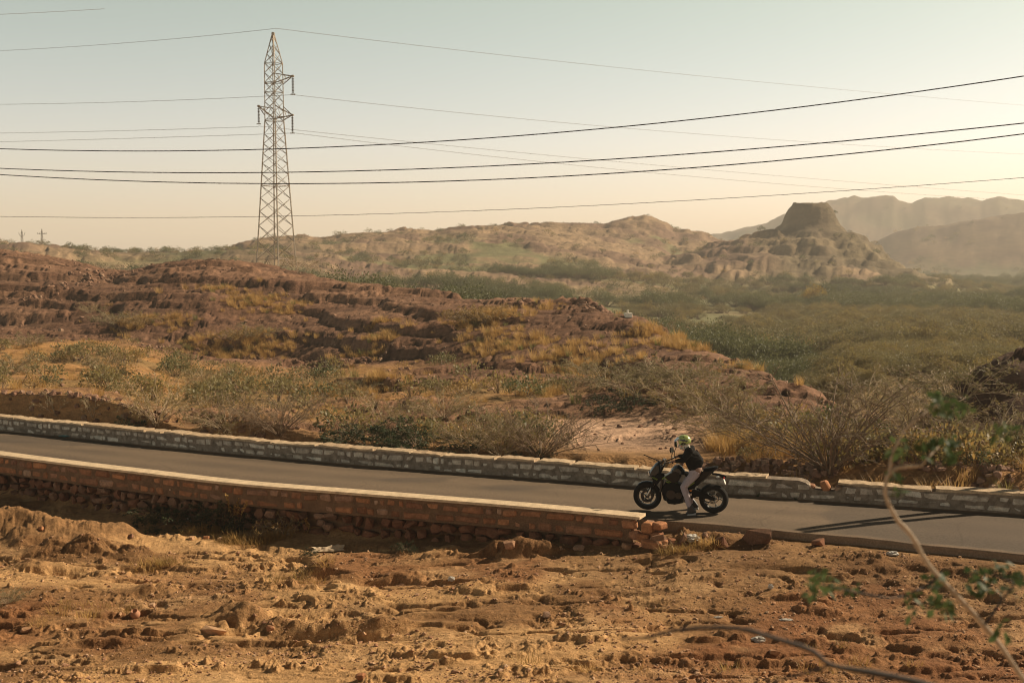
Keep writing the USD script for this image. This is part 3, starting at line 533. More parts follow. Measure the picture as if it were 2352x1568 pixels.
# ------------------------------------------------------------------ plants
def copy(first, name, label, loc, rotz=0.0, scale=1.0, group=None):
    x = UsdGeom.Xform.Define(stage, numbered('/World/' + name))
    x.AddTranslateOp().Set(Gf.Vec3d(*map(float, loc))); x.AddRotateZOp().Set(math.degrees(rotz)); x.AddScaleOp().Set(Gf.Vec3f(*map(float, np.broadcast_to(scale, 3))))
    p = x.GetPrim(); p.GetReferences().AddInternalReference(first.GetPath()); p.SetInstanceable(True)
    return keys(p, label, None, group)
def scatter(name, protos, pos, which, rotz, scale, tilt=None):
    pi = UsdGeom.PointInstancer.Define(stage, numbered('/World/' + name)); prim = keys(pi.GetPrim(), kind='stuff'); rel = pi.CreatePrototypesRel()
    for k, parts in enumerate(protos):
        px = UsdGeom.Xform.Define(stage, f'{prim.GetPath()}/kinds/kind_{k:03d}'); rel.AddTarget(px.GetPath())
        for n, (msh, mt, sm) in parts.items(): usdkit.mesh(stage, f'{px.GetPath()}/{n}', msh, mt, smooth=sm)
    n = len(pos); pi.CreatePositionsAttr(Vt.Vec3fArray.FromNumpy(np.asarray(pos, np.float32))); pi.CreateProtoIndicesAttr(Vt.IntArray.FromNumpy(np.asarray(which, np.int32)))
    a = np.asarray(rotz) / 2; tl = np.zeros(n) if tilt is None else np.asarray(tilt) / 2
    q = np.stack([np.cos(a) * np.cos(tl), np.cos(a) * np.sin(tl), np.sin(a) * np.sin(tl), np.sin(a) * np.cos(tl)], 1)
    pi.CreateOrientationsAttr(Vt.QuathArray([Gf.Quath(float(w), float(i), float(j), float(k)) for w, i, j, k in q]))
    s = np.asarray(scale, np.float32); s = np.repeat(s[:, None], 3, 1) if s.ndim == 1 else s
    pi.CreateScalesAttr(Vt.Vec3fArray.FromNumpy(s)); return prim
def leaves(r, pos, d, length, width, droop=.0):     # small two-triangle leaves along the directions d
    n = len(pos); d = d / np.maximum(np.linalg.norm(d, axis=1, keepdims=True), 1e-9)
    s = np.cross(d, r.normal(size=(n, 3))); s /= np.maximum(np.linalg.norm(s, axis=1, keepdims=True), 1e-9)
    L = (length * r.uniform(.6, 1.3, n))[:, None]; W = (width * r.uniform(.6, 1.3, n))[:, None]; mid = pos + d * L * .5; tip = pos + d * L - np.array([0, 0, 1]) * L * droop
    v = np.stack([pos, mid + s * W / 2, tip, mid - s * W / 2], 1).reshape(-1, 3); i = np.arange(n)[:, None] * 4
    return v, np.vstack([i + [0, 1, 2], i + [0, 2, 3]])
def bush(seed, stems, H, lean, side, twig, leaf, lsize, r0=.016, out=.35, droop=.0, tw=.55, wig=.06):
    r = np.random.default_rng(seed); S, T, lp, ld = [], [], [], []
    for k in range(stems):
        az = 2 * np.pi * (k + r.uniform(0, 1)) / stems; th = lean * math.sqrt(r.uniform(.03, 1)); ln = H * r.uniform(.65, 1.08) * (1 + .25 * th)
        d = np.array([math.cos(az) * math.sin(th), math.sin(az) * math.sin(th), math.cos(th)]); p = np.array([math.cos(az), math.sin(az), 0]) * r.uniform(.02, .16); pts = [p - d * .1]
        for q in range(7):
            d = d + np.array([math.cos(az), math.sin(az), 0]) * out * .14 + r.normal(0, wig, 3) - np.array([0, 0, droop * .1 * q]); d /= np.linalg.norm(d); p = p + d * ln / 7; pts.append(p)
        pts = np.array(pts); S.append(tube(pts, np.linspace(r0 * r.uniform(.7, 1.2), r0 * .22, 8), 5))
        for m in range(side):
            f = r.uniform(.22, .97) * 7; i = int(f); b = pts[i] * (1 - f + i) + pts[min(i + 1, 7)] * (f - i); dd = pts[min(i + 1, 7)] - pts[i]; dd /= np.linalg.norm(dd)
            e = dd * .8 + r.normal(0, .5, 3); e /= np.linalg.norm(e); l2 = ln * r.uniform(.16, .38) * (1.15 - f / 9); sp = [b]
            for q in range(3): e = e + r.normal(0, .16, 3) - np.array([0, 0, droop * .2]); e /= np.linalg.norm(e); sp.append(sp[-1] + e * l2 / 3)
            sp = np.array(sp); T.append(tube(sp, np.linspace(r0 * .46, r0 * .24, 4), 3, False))
            for w in range(twig):
                g = r.uniform(.2, 1) * 3; i2 = min(2, int(g)); b2 = sp[i2] * (1 - g + i2) + sp[i2 + 1] * (g - i2); e2 = (sp[i2 + 1] - sp[i2]); e2 = e2 / np.linalg.norm(e2) + r.normal(0, .6, 3); e2 /= np.linalg.norm(e2); l3 = l2 * tw * r.uniform(.6, 1.2)
                mid = b2 + e2 * l3 * .5 + r.normal(0, .02, 3); end = b2 + e2 * l3 + np.array([0, 0, -droop * .1 * l3]); T.append(tube([b2, mid, end], [r0 * .3, r0 * .24, r0 * .14], 3, False))
                if leaf:
                    u = r.uniform(.15, 1.05, leaf)[:, None]; lp.append(b2 + (end - b2) * u); ld.append(np.repeat((e2 * .6)[None], leaf, 0) + r.normal(0, .6, (leaf, 3)))
    return join(S), join(T), leaves(r, np.vstack(lp), np.vstack(ld), lsize, lsize * .42, droop * .3)
def crown(seed, w, h, clumps, per, lsize, flat=.55, base=.35, trunkr=.08, spiky=.0):
    r = np.random.default_rng(seed); S, lp, ld = [], [], []
    for k in range(clumps):
        az = r.uniform(0, 2 * np.pi); rr = math.sqrt(r.uniform(0, 1)); c = np.array([math.cos(az) * rr * w / 2, math.sin(az) * rr * w / 2, h * (base + (1 - base) * (1 - rr ** 2 * .75) * r.uniform(.45, 1.0))])
        if k % 3 == 0: S.append(tube([[r.uniform(-.1, .1), r.uniform(-.1, .1), -.3], c * np.array([.45, .45, .5]) + r.normal(0, .08, 3), c], [trunkr, trunkr * .6, trunkr * .25], 4))
        cs = np.array([1, 1, flat]) * w * r.uniform(.09, .19); o = r.normal(0, .55, (per, 3)); lp.append(c + o * cs); ld.append(o + np.array([0, 0, .35]) + r.normal(0, .6, (per, 3)))
        if spiky:
            for m in range(2):
                e = r.normal(0, 1, 3) + np.array([0, 0, .6]); e /= np.linalg.norm(e); S.append(tube([c, c + e * w * spiky], [trunkr * .22, trunkr * .1], 3, False))
    return join(S), leaves(r, np.vstack(lp), np.vstack(ld), lsize, lsize * .5)
m_bark = plain('thorn_bark', (.17, .112, .065), .85, vary=.35, scale=6.0)
m_bark_pale = plain('pale_twigs', (.34, .25, .15), .85, vary=.3, scale=6.0)
m_leaf_olive = leaf_mat('olive_leaf', (.14, .115, .04), (.28, .21, .075), .48)
m_leaf_green = leaf_mat('dark_green_leaf', (.022, .036, .014), (.055, .07, .026), .25)
m_leaf_dry = leaf_mat('dry_leaf', (.23, .14, .045), (.38, .25, .085), .4)
m_leaf_grey = leaf_mat('grey_green_leaf', (.12, .105, .046), (.225, .185, .08), .4)
m_leaf_valley = leaf_mat('valley_leaf', (.075, .085, .034), (.15, .145, .06), .35)
m_leaf_yellow = leaf_mat('yellow_leaf', (.16, .105, .02), (.34, .22, .04), .4)
m_grass = leaf_mat('golden_grass', (.33, .19, .06), (.52, .33, .12), .45)
m_grass_green = leaf_mat('green_grass', (.14, .14, .045), (.24, .21, .075), .4)

KINDS = {  # stems, twigs and leaves of each habit
    'bare': (lambda s: bush(s, 30, 2.5, 1.0, 10, 5, 1, .045, .02, .35), m_bark, m_leaf_olive), 'feather': (lambda s: bush(s, 22, 1.6, 1.1, 8, 5, 4, .05, .014, .5, .1), m_bark_pale, m_leaf_olive),
    'green': (lambda s: bush(s, 26, 1.3, 1.35, 8, 5, 10, .06, .012, .6, .5), m_bark, m_leaf_green), 'grey': (lambda s: bush(s, 22, 1.5, 1.2, 8, 5, 5, .06, .014, .5, .15), m_bark_pale, m_leaf_grey),
    'dry': (lambda s: bush(s, 22, .9, 1.0, 6, 4, 6, .05, .008, .4, .3), m_bark_pale, m_leaf_dry), 'tall': (lambda s: bush(s, 9, 1.9, .75, 8, 5, 4, .055, .016, .3, .0, .6, .12), m_bark_pale, m_leaf_grey)}
FIRST = {}
def plant(kind, px, py, height, label, name='thorn_bush', cat='bush', seed=0, base=None, lo=24.0, sx=1.0, group='bushes on the rocky ground', hi=400.0):
    base_h = {'bare': 2.5, 'feather': 1.6, 'green': 1.3, 'grey': 1.5, 'dry': .9, 'tall': 1.9}[kind]
    p = hit(px, py, lo, hi) if base is None else np.asarray(base, float); s = height / base_h; key = (kind, seed % 3); rot = random.Random(hash((px, py)) & 0xffff).uniform(0, 6.28)
    if key not in FIRST:
        build, bk, lf = KINDS[kind]; st, tw, lv = build(100 + seed % 3 + 10 * list(KINDS).index(kind))
        t = thing(name, label, cat, p, rot, group, scale=(s * sx, s * sx, s)); obj('stems', st, bk, t, smooth=True, kind='stuff'); obj('twigs', tw, bk, t, kind='stuff'); obj('foliage', lv, lf, t, kind='stuff'); FIRST[key] = t; return t
    return copy(FIRST[key], name, label, p, rot, (s * sx, s * sx, s), group)
def behind(px, off=.9):                                # a place just behind the far parapet
    q = far_p[np.argmin(np.abs(col(far_p[:, 0] - far_n[:, 0] * off, far_p[:, 1] - far_n[:, 1] * off) - px))]; n = far_n[np.argmin(np.abs(col(far_p[:, 0], far_p[:, 1]) - px))]
    p = q - n * off; return np.array([p[0], p[1], gz(p[0], p[1]) - .03])
BUSHES = [
 ('bare', 1905, 1078, 2.75, 'largest bare brown bush with fanning stems right of the motorcycle', 0, 1.5), ('bare', 1240, 1050, 1.85, 'wide bare bush with many stems behind the middle of the far parapet', 1, 1.35),
 ('feather', 1150, 1048, 1.7, 'twiggy olive bush just left of the wide bare bush mid parapet', 1, 1.2), ('tall', 1090, 1045, 1.75, 'upright thin bush between the dark green bush and the twiggy bushes', 0, 1.2),
 ('green', 850, 1030, 1.15, 'sprawling dark green bush leaning over the far parapet', 0, 1.6), ('green', 965, 1040, 1.35, 'right half of the dark green thicket behind the parapet', 1, 1.5), ('green', 1225, 1058, .6, 'small dark green clump at the foot of the wide bare bush', 2, 1.2),
 ('feather', 360, 975, 1.75, 'solitary feathery bush on the sandy patch above the left parapet', 0, 1.0), ('feather', 520, 992, 1.5, 'olive bush growing on the dark rubble bank at the left', 2, 1.1), ('bare', 640, 1004, 1.6, 'pale twiggy bush on the right end of the dark rubble bank', 2, 1.3),
 ('tall', 130, 952, 1.0, 'thin bush in front of the shaded bank at the far left', 1, 1.1), ('tall', 215, 962, .9, 'small thin bush in the shade of the left bank', 2, 1.1), ('green', 310, 985, .55, 'low green creeper at the right end of the shaded left bank', 0, 1.3),
 ('grey', 65, 795, 1.2, 'grey green bush at the far left edge of the slope', 0, 1.3), ('grey', 265, 745, 1.5, 'broad grey green bush below the left ridge', 1, 1.5), ('feather', 205, 720, 1.1, 'paler bush left of the broad grey green bush on the slope', 0, 1.3), ('dry', 320, 750, 1.5, 'golden dry bush beside the broad grey green bush', 0, 1.2),
 ('grey', 590, 775, 1.4, 'green bush with upright shoots in the middle of the left slope', 2, 1.3), ('dry', 545, 782, 1.4, 'dry golden bush left of the bush with upright shoots', 1, 1.3), ('grey', 235, 848, 1.0, 'low green bush above the line of stones on the left', 0, 1.5), ('green', 255, 868, 0.8, 'dark green bush left of the line of stones', 1, 1.3),
 ('grey', 25, 860, 1.5, 'grey green bush cut by the left edge of the photo', 2, 1.2), ('feather', 470, 890, 1.4, 'sparse olive bush on the flat ground above the left bank', 1, 1.3), ('feather', 700, 900, 1.3, 'sparse olive bush right of the flat ground on the left', 2, 1.3), ('grey', 820, 900, 0.9, 'low grey bush left of the pale rock shelf', 1, 1.5),
 ('tall', 690, 628, 2.4, 'dark thorn bush on the crest beside the foot of the pylon', 0, 1.6), ('feather', 880, 985, 1.5, 'tall olive bush behind the dark green thicket', 0, 1.2), ('feather', 1020, 960, 1.4, 'olive bush above the dark green thicket', 1, 1.3),
 ('grey', 1390, 880, 1.6, 'grey green bush below the right rock ledges', 1, 1.6), ('grey', 1460, 900, 1.5, 'grey green bush right of the bush below the ledges', 2, 1.6), ('green', 1440, 935, 1.0, 'dark green bush on the right side of the rock outcrop', 2, 1.5), ('feather', 1590, 945, 1.9, 'feathery bush on the slope straight above the rider', 2, 1.3),
 ('feather', 1640, 1000, 1.6, 'feathery bush right of the rider helmet', 0, 1.2), ('tall', 1700, 1012, 1.5, 'thin leafless bush right of the rider on golden grass', 1, 1.3), ('grey', 1640, 930, 1.6, 'olive bush on the slope between rider and hill edge', 0, 1.4), ('grey', 1560, 880, 1.5, 'grey bush under the right edge of the hill', 1, 1.5),
 ('feather', 2010, 1000, 1.6, 'olive bush right of the largest bare bush', 1, 1.4), ('tall', 2100, 1010, 1.7, 'thin thorny bush behind the pale foreground branch', 2, 1.3), ('feather', 2170, 990, 1.6, 'olive bush left of the dark outcrop', 2, 1.3), ('tall', 2290, 1045, 1.8, 'pale twigged bush standing against the dark outcrop', 0, 1.3), ('bare', 2330, 1040, 1.5, 'leafless bush at the foot of the dark outcrop', 0, 1.3),
 ('grey', 1990, 930, 1.9, 'grey bush beyond the largest bare bush', 0, 1.5), ('grey', 2090, 925, 1.9, 'round grey bush above the foreground branch tip', 1, 1.5), ('grey', 2210, 915, 1.8, 'grey bush behind the left shoulder of the dark outcrop', 2, 1.5),
 ('tall', 1530, 770, 1.3, 'single thorny shrub on the skyline of the right slope', 1, 1.4), ('dry', 1090, 745, 1.6, 'bright golden bush in the hollow of the rock slope', 2, 1.5), ('dry', 1120, 740, 1.5, 'golden bush right of the bright one in the rock hollow', 0, 1.5)]
random.seed(5)
for kind, px, py, h, label, sd, sx in BUSHES: plant(kind, px, py, h, label, seed=sd, sx=sx)
for px, kind, h, label, sd in [(1940, 'green', .85, 'leafy dark bush behind the gap in the far parapet', 0), (1830, 'green', .8, 'leafy bush behind the parapet left of its gap', 1), (2080, 'green', .75, 'low leafy bush behind the parapet right of its gap', 2), (2160, 'green', .7, 'dark leaves over the right part of the parapet', 0),
                               (2260, 'green', .85, 'dark leafy bush under the outcrop behind the right parapet', 1), (2010, 'green', .8, 'leafy bush at the root of the pale foreground branch in view', 2), (880, 'green', .8, 'dark green leaves hanging on the left of the broken parapet step', 2), (780, 'green', .6, 'smallest dark green bush at the left end of the thicket', 1)]:
    plant(kind, px, 0, h, label, seed=sd, sx=1.35, base=behind(px, .75 + .1 * sd), group='dark leafy bushes close behind the far parapet')

# masses that nobody could count: valley scrub, scrub on the hills, grass, stones
rng = np.random.default_rng(77)
off_mound = lambda x, y: (~((np.abs(col(x, y) - 1470) < 175) & (y < far_Y(col(x, y)) + 13))) & (mound(x, y, MOUND[0] + 2.0, MOUND[1] + .4, 4.5, 2.5, 3.0, 3.2) < .2)
valley = [dict(zip(('stems', 'leaves'), ((a, m_bark, False), (b, m, False)))) for (a, b), m in [(crown(1, 5.6, 3.6, 46, 44, .22), m_leaf_valley), (crown(2, 5.0, 3.0, 40, 44, .21), m_leaf_grey), (crown(3, 6.4, 3.4, 50, 44, .23), m_leaf_valley), (crown(4, 4.4, 3.4, 36, 34, .2, .5, .3, .07, .16), m_leaf_olive), (crown(5, 5.0, 2.6, 40, 30, .2, .5, .3, .07, .18), m_leaf_grey)]]
N = 15000
pc_ = rng.uniform(300, 2480, N); Yv = 1 / rng.uniform(1 / 620, 1 / 52, N) ; Yv = np.where(rng.uniform(0, 1, N) < .35, rng.uniform(140, 650, N), Yv); xv = (pc_ - 1176) / U * Yv
cyv = ctab(CREST, pc_)[0]; gv = ground_at(xv, Yv); rkv = ground_at(xv, Yv, 1)
dens = fbm(P3(xv, Yv, .03, 5), 3, 3); dens2 = fbm(P3(xv, Yv, .1, 5), 3, 8)
keep = (Yv > cyv * 1.12) & (gv < 1.5 + np.clip((Yv - 300) * .01, 0, 2)) & (rkv < .4) & (dens + .5 * (dens2 - .5) > .31) & ((Yv > 75) | (dens2 > .55))
sand = (pc_ > 2080) & (np.abs(CZ - (ground_at(xv, Yv)) - (788 - 600) / F * Yv) < .03 * (788 - 600) / F * Yv * 2)
keep &= ~sand & off_mound(xv, Yv)
xv, Yv, gv, pk = xv[keep], Yv[keep], gv[keep], pc_[keep]; n = len(xv); dd = fbm(P3(xv, Yv, .018, 15), 2, 4)
which = np.where(dd > .52, rng.choice([0, 2], n), rng.choice([1, 3, 4, 1, 4], n)); sc = rng.uniform(.55, 1.15, n) * np.where(dd > .52, 1.1, .85) * np.where(Yv < 110, .62, 1)
scatter('valley_scrub', valley, np.c_[xv, Yv, gv - .1], which, rng.uniform(0, 6.28, n), np.c_[sc, sc, sc * rng.uniform(.75, 1.05, n)])
small = [dict(zip(('stems', 'leaves'), ((a, m_bark, False), (b, m, False)))) for (a, b), m in [(crown(11, 2.6, 1.7, 22, 8, .26, .6, .25, .04), m_leaf_grey), (crown(12, 2.2, 1.5, 20, 14, .24, .6, .25, .04), m_leaf_valley), (crown(13, 2.8, 1.5, 22, 7, .24, .6, .2, .04, .14), m_leaf_olive), (crown(14, 2.0, 1.2, 18, 7, .22, .6, .2, .04, .1), m_leaf_dry)]]
N = 15000
pc_ = rng.uniform(-120, 2480, N); Yh = np.where(rng.uniform(0, 1, N) < .55, rng.uniform(240, 640, N), rng.uniform(600, 1500, N)); xh = (pc_ - 1176) / U * Yh
gh = ground_at(xh, Yh); rh = ground_at(xh, Yh, 1); dn_ = fbm(P3(xh, Yh, .02, 2), 3, 33)
keep = (gh > -4.5) & (rng.uniform(0, 1, N) < (1 - rh * .9)) & (dn_ > .36)
xh, Yh, gh = xh[keep], Yh[keep], gh[keep]; n = len(xh); sc = rng.uniform(.6, 1.5, n) * np.where(Yh > 600, 1.9, 1)
scatter('hill_scrub', small, np.c_[xh, Yh, gh - .1], rng.choice(4, n, p=[.38, .34, .2, .08]), rng.uniform(0, 6.28, n), sc)
N = 1800                                              # low scrub on the near slope
pc_ = rng.uniform(-100, 2450, N); cyv = ctab(CREST, pc_)[0]; fy_ = far_Y(pc_) + 4.5; tt = rng.uniform(0, 1, N) ** .8; Yn = fy_ + (cyv - fy_) * tt ** 1.4; xn = (pc_ - 1176) / U * Yn
rn, vn = ground_at(xn, Yn, 1), ground_at(xn, Yn, 2); keep = (rng.uniform(0, 1, N) < (.25 + .75 * vn) * (1 - rn) ** 2) & off_mound(xn, Yn)
xn, Yn = xn[keep], Yn[keep]; n = len(xn); sc = rng.uniform(.25, .75, n)
scatter('slope_scrub', small, np.c_[xn, Yn, ground_at(xn, Yn) - .04], rng.choice(4, n, p=[.32, .1, .33, .25]), rng.uniform(0, 6.28, n), sc)
def tuft(seed, n, h, spread, lean=.5):
    r = np.random.default_rng(seed); az = r.uniform(0, 6.28, n); rr = spread * np.sqrt(r.uniform(0, 1, n)); b = np.c_[np.cos(az) * rr, np.sin(az) * rr, np.full(n, -.03)]; az2 = az + r.normal(0, .8, n); t = r.uniform(.05, lean, n); L = h * r.uniform(.5, 1.1, n)
    d = np.c_[np.cos(az2) * np.sin(t), np.sin(az2) * np.sin(t), np.cos(t)]; tip = b + d * L[:, None] + np.c_[np.cos(az2), np.sin(az2), -.3 * np.ones(n)] * (L * .18)[:, None]; mid = b + d * L[:, None] * .55; s = np.c_[-np.sin(az2), np.cos(az2), np.zeros(n)] * .007
    v = np.stack([b - s, b + s, mid + s * .8, mid - s * .8, tip], 1).reshape(-1, 3); i = np.arange(n)[:, None] * 5; return v, np.vstack([i + [0, 1, 2], i + [0, 2, 3], i + [3, 2, 4]])
grass = [dict(blades=(tuft(s, 70, h, sp, le), m, False)) for s, h, sp, le, m in [(1, .55, .22, .6, m_grass), (2, .75, .26, .7, m_grass), (3, .4, .3, .8, m_grass), (4, .6, .2, .5, m_grass_green)]]
PATCH = [(1095, 745, 2.2, 70), (1125, 765, 1.8, 40), (1160, 800, 2.0, 60), (1200, 790, 2.0, 40), (1360, 830, 1.8, 50), (1320, 850, 1.4, 25), (1260, 825, 1.2, 30), (1300, 800, 1.6, 35), (575, 700, 2.4, 60), (600, 690, 2.0, 50), (650, 715, 1.6, 30), (500, 665, 2.2, 40), (870, 775, 1.4, 30), (850, 805, 1.8, 45), (870, 740, 1.2, 20),
         (1500, 755, 1.5, 45), (1550, 788, 1.6, 60), (1585, 800, 1.3, 40), (1700, 845, 1.2, 25), (1660, 1020, 1.2, 50), (1720, 1025, 1.3, 60), (1780, 1030, 1.2, 50), (1500, 1046, .7, 25), (1950, 1030, 1.2, 60), (2060, 1040, 1.0, 45), (2000, 1020, 1.4, 40), (1850, 1010, 1.2, 30),
         (460, 800, 2.0, 50), (540, 805, 2.4, 70), (630, 800, 1.8, 50), (400, 740, 1.8, 35), (320, 745, 1.5, 40), (590, 790, 2.0, 50), (860, 880, 1.4, 40), (760, 905, 1.6, 40), (650, 890, 1.8, 40), (420, 900, 1.8, 30), (1240, 905, 1.3, 20), (1150, 725, 1.5, 35), (1240, 705, 1.5, 25), (1420, 855, 1.4, 30)]
gp = []
for a, b, rad, n in PATCH:
    c0 = hit(a, b, 24, 200); o = rng.normal(0, .5, (n, 2)) * rad; gp.append(np.c_[c0[0] + o[:, 0] * 1.3, c0[1] + o[:, 1]])
N = 2600; pc_ = rng.uniform(-80, 2440, N); cyv = ctab(CREST, pc_)[0]; fy_ = far_Y(pc_) + 2.0; Yn = fy_ + (cyv - fy_) * rng.uniform(0, 1, N) ** 1.5; xn = (pc_ - 1176) / U * Yn
k = rng.uniform(0, 1, N) < (.05 + .4 * ground_at(xn, Yn, 3)) * (1 - .8 * ground_at(xn, Yn, 1)); gp.append(np.c_[xn[k], Yn[k]])
gp = np.vstack(gp); gp = gp[off_mound(gp[:, 0], gp[:, 1])]; n = len(gp); sc = rng.uniform(.5, 1.15, n)
scatter('dry_grass', grass, np.c_[gp, ground_at(gp[:, 0], gp[:, 1])], rng.choice(4, n, p=[.36, .3, .26, .08]), rng.uniform(0, 6.28, n), sc)
# stones
m_stone = stone_mat('loose_stone', [(.30, .16, .085), (.40, .24, .13), (.25, .125, .07), (.46, .30, .18)], 9.0, blot=(.75, 1.2))
m_stone_dark = stone_mat('dark_stone', [(.19, .10, .062), (.27, .155, .1), (.15, .08, .05), (.31, .2, .13)], 6.0, blot=(.7, 1.2))
protos = [dict(stone=(rock(np.random.default_rng(300 + k), (1, rng.uniform(.6, .9), rng.uniform(.4, .75)), 16), m_stone, False)) for k in range(7)]
N = 38000; Yp = 1 / rng.uniform(1 / 25.5, 1 / 14.5, N); pc_ = rng.uniform(-60, 2420, N); xp = (pc_ - 1176) / U * Yp; den = fbm(P3(xp, Yp, .55, 3), 3, 51) + .12 * smoothstep(0, 6, xp)
k = (Yp < near_Y(pc_) - .02) & (rng.uniform(0, 1, N) < smoothstep(.36, .66, den)); xp, Yp = xp[k], Yp[k]; n = len(xp); sc = .010 + .04 * rng.uniform(0, 1, n) ** 3 + .09 * rng.uniform(0, 1, n) ** 14
scatter('pebbles', protos, np.c_[xp, Yp, ground_at(xp, Yp) + sc * .1], rng.integers(0, 7, n), rng.uniform(0, 6.28, n), sc, rng.normal(0, .3, n))
protos = [dict(stone=(rock(np.random.default_rng(400 + k), (1, rng.uniform(.6, .9), rng.uniform(.4, .8)), 16), m_stone_dark, False)) for k in range(7)]
pts = []
N = 1300; pc_ = rng.uniform(-80, 2440, N); cyv = ctab(CREST, pc_)[0]; fy_ = far_Y(pc_) + 1.2; Yn = fy_ + (cyv * 1.01 - fy_) * rng.uniform(0, 1, N) ** 1.6; xn = (pc_ - 1176) / U * Yn; k = rng.uniform(0, 1, N) < .35 + .5 * ground_at(xn, Yn, 1)
pts.append(np.c_[xn[k], Yn[k], (.07 + .25 * rng.uniform(0, 1, N) ** 5 + .002 * Yn)[k]])
for line, n, s0, spread in [([(330, 800), (420, 805), (520, 815), (600, 822), (700, 832), (760, 838)], 260, .3, .35), ([(1640, 1075), (1700, 1072), (1760, 1076), (1830, 1080), (1880, 1085)], 170, .26, .3), ([(0, 912), (100, 915), (200, 925), (290, 940), (340, 962)], 130, .26, .3), ([(470, 980), (520, 970), (600, 978), (660, 990)], 90, .26, .25), ([(180, 636), (230, 640), (290, 632)], 70, .5, .9), ([(1100, 683), (1180, 690), (1240, 695)], 60, .5, .7), ([(1330, 700), (1390, 716)], 40, .5, .6), ([(880, 850), (960, 880), (900, 890)], 50, .3, .4), ([(2120, 1085), (2250, 1085), (2350, 1095)], 60, .26, .3), ([(20, 690), (130, 668), (250, 642)], 70, .4, .7), ([(700, 838), (800, 830), (900, 800)], 60, .3, .5)]:
    h = np.array([hit(a, b, 24, 200) for a, b in line]); u = rng.uniform(0, len(line) - 1.001, n); i = u.astype(int); q = h[i] * (1 - (u - i))[:, None] + h[i + 1] * (u - i)[:, None]
    pts.append(np.c_[q[:, :2] + rng.normal(0, spread, (n, 2)), s0 * rng.uniform(.4, 1.5, n)])
pts = np.vstack(pts); n = len(pts)
scatter('field_stones', protos, np.c_[pts[:, :2], ground_at(pts[:, 0], pts[:, 1]) + pts[:, 2] * .12], rng.integers(0, 7, n), rng.uniform(0, 6.28, n), pts[:, 2], rng.normal(0, .3, n))
# two trees one can tell apart in the valley
for (a, b, w, m, lab) in [((1869, 708), 5.5, 6.4, m_leaf_yellow, 'round yellow leafed tree standing alone in the valley'), ((1892, 697), 5.8, 7.0, m_leaf_valley, 'round green tree just behind the yellow tree in the valley')]:
    s_, l_ = crown(60 + int(a[0]) % 7, w, b, 70, 30, .42, .8, .2, .16); p = hit(a[0], a[1], 150, 700)
    t = thing('valley_tree', lab, 'tree', p); obj('trunk', s_, m_bark, t); obj('crown', l_, m, t)

# ------------------------------------------------------------------ pylon and cables
m_galv = plain('galvanised_steel', (.235, .19, .14), .55, .3, vary=.2, scale=2.0)
m_insul = plain('insulator_glaze', (.07, .05, .04), .35)
m_wire = plain('aluminium_cable', (.15, .125, .10), .6, .3)
m_cable = plain('black_cable', (.022, .019, .016), .6)
PB = at(635, 608, 130.0); PB[2] = gz(PB[0], PB[1]) - .3
pyl = thing('lattice_pylon', 'tall steel lattice power pylon standing on the crest of the rocky hill', 'pylon', PB)
KPX = F / 130.0
Hh = lambda y: (608 - y) / KPX + .3
def pyl_R(h): return float(np.interp(h, [0, Hh(255), Hh(126), Hh(64)], [2.34, 1.05, 1.0, .16]))
A0 = math.radians(17)
def corner(k, h): a = A0 + k * math.pi / 2; R = pyl_R(h); return np.array([R * math.cos(a), R * math.sin(a), h])
lv = [0, 2.3, 4.3, 6.1, 7.7, 9.2, 10.6, 11.9, 13.1, 14.2, 15.3, 16.4, Hh(255)]; lv += list(np.linspace(Hh(255), Hh(126), 7)[1:]); top = list(np.linspace(Hh(126), Hh(64), 4)[1:])
for k in range(4): obj('leg', join([bar(corner(k, a), corner(k, b), .075 if b < 18 else .055) for a, b in zip((lv + top)[:-1], (lv + top)[1:])]), m_galv, pyl)
allv = lv + top
for a, b in zip(allv[:-1], allv[1:]):
    for k in range(4):
        k2 = (k + 1) % 4; r = .034
        if a == 0:                                    # the open foot panel
            m = (corner(k, b) + corner(k2, b)) / 2; obj('brace', bar(corner(k, 0), m, r), m_galv, pyl); obj('brace', bar(corner(k2, 0), m, r), m_galv, pyl); obj('cross_bar', bar(corner(k, b), corner(k2, b), r), m_galv, pyl)
        else:
            obj('brace', bar(corner(k, a), corner(k2, b), r), m_galv, pyl); obj('brace', bar(corner(k2, a), corner(k, b), r), m_galv, pyl)
            if any(abs(b - q) < .05 for q in (lv[6], Hh(255), Hh(126), lv[-3], lv[-4])): obj('cross_bar', bar(corner(k, b), corner(k2, b), r), m_galv, pyl)
obj('peak_cap', box((.34, .34, .5), (0, 0, Hh(62)), chamfer=.05), m_galv, pyl)
ARMS = [(672.5, 175, 128.6, 151, 172, 1), (594, 244, 131.3, 224, 244, -1), (671.5, 264.5, 128.6, 222, 252, 1)]
tips = []
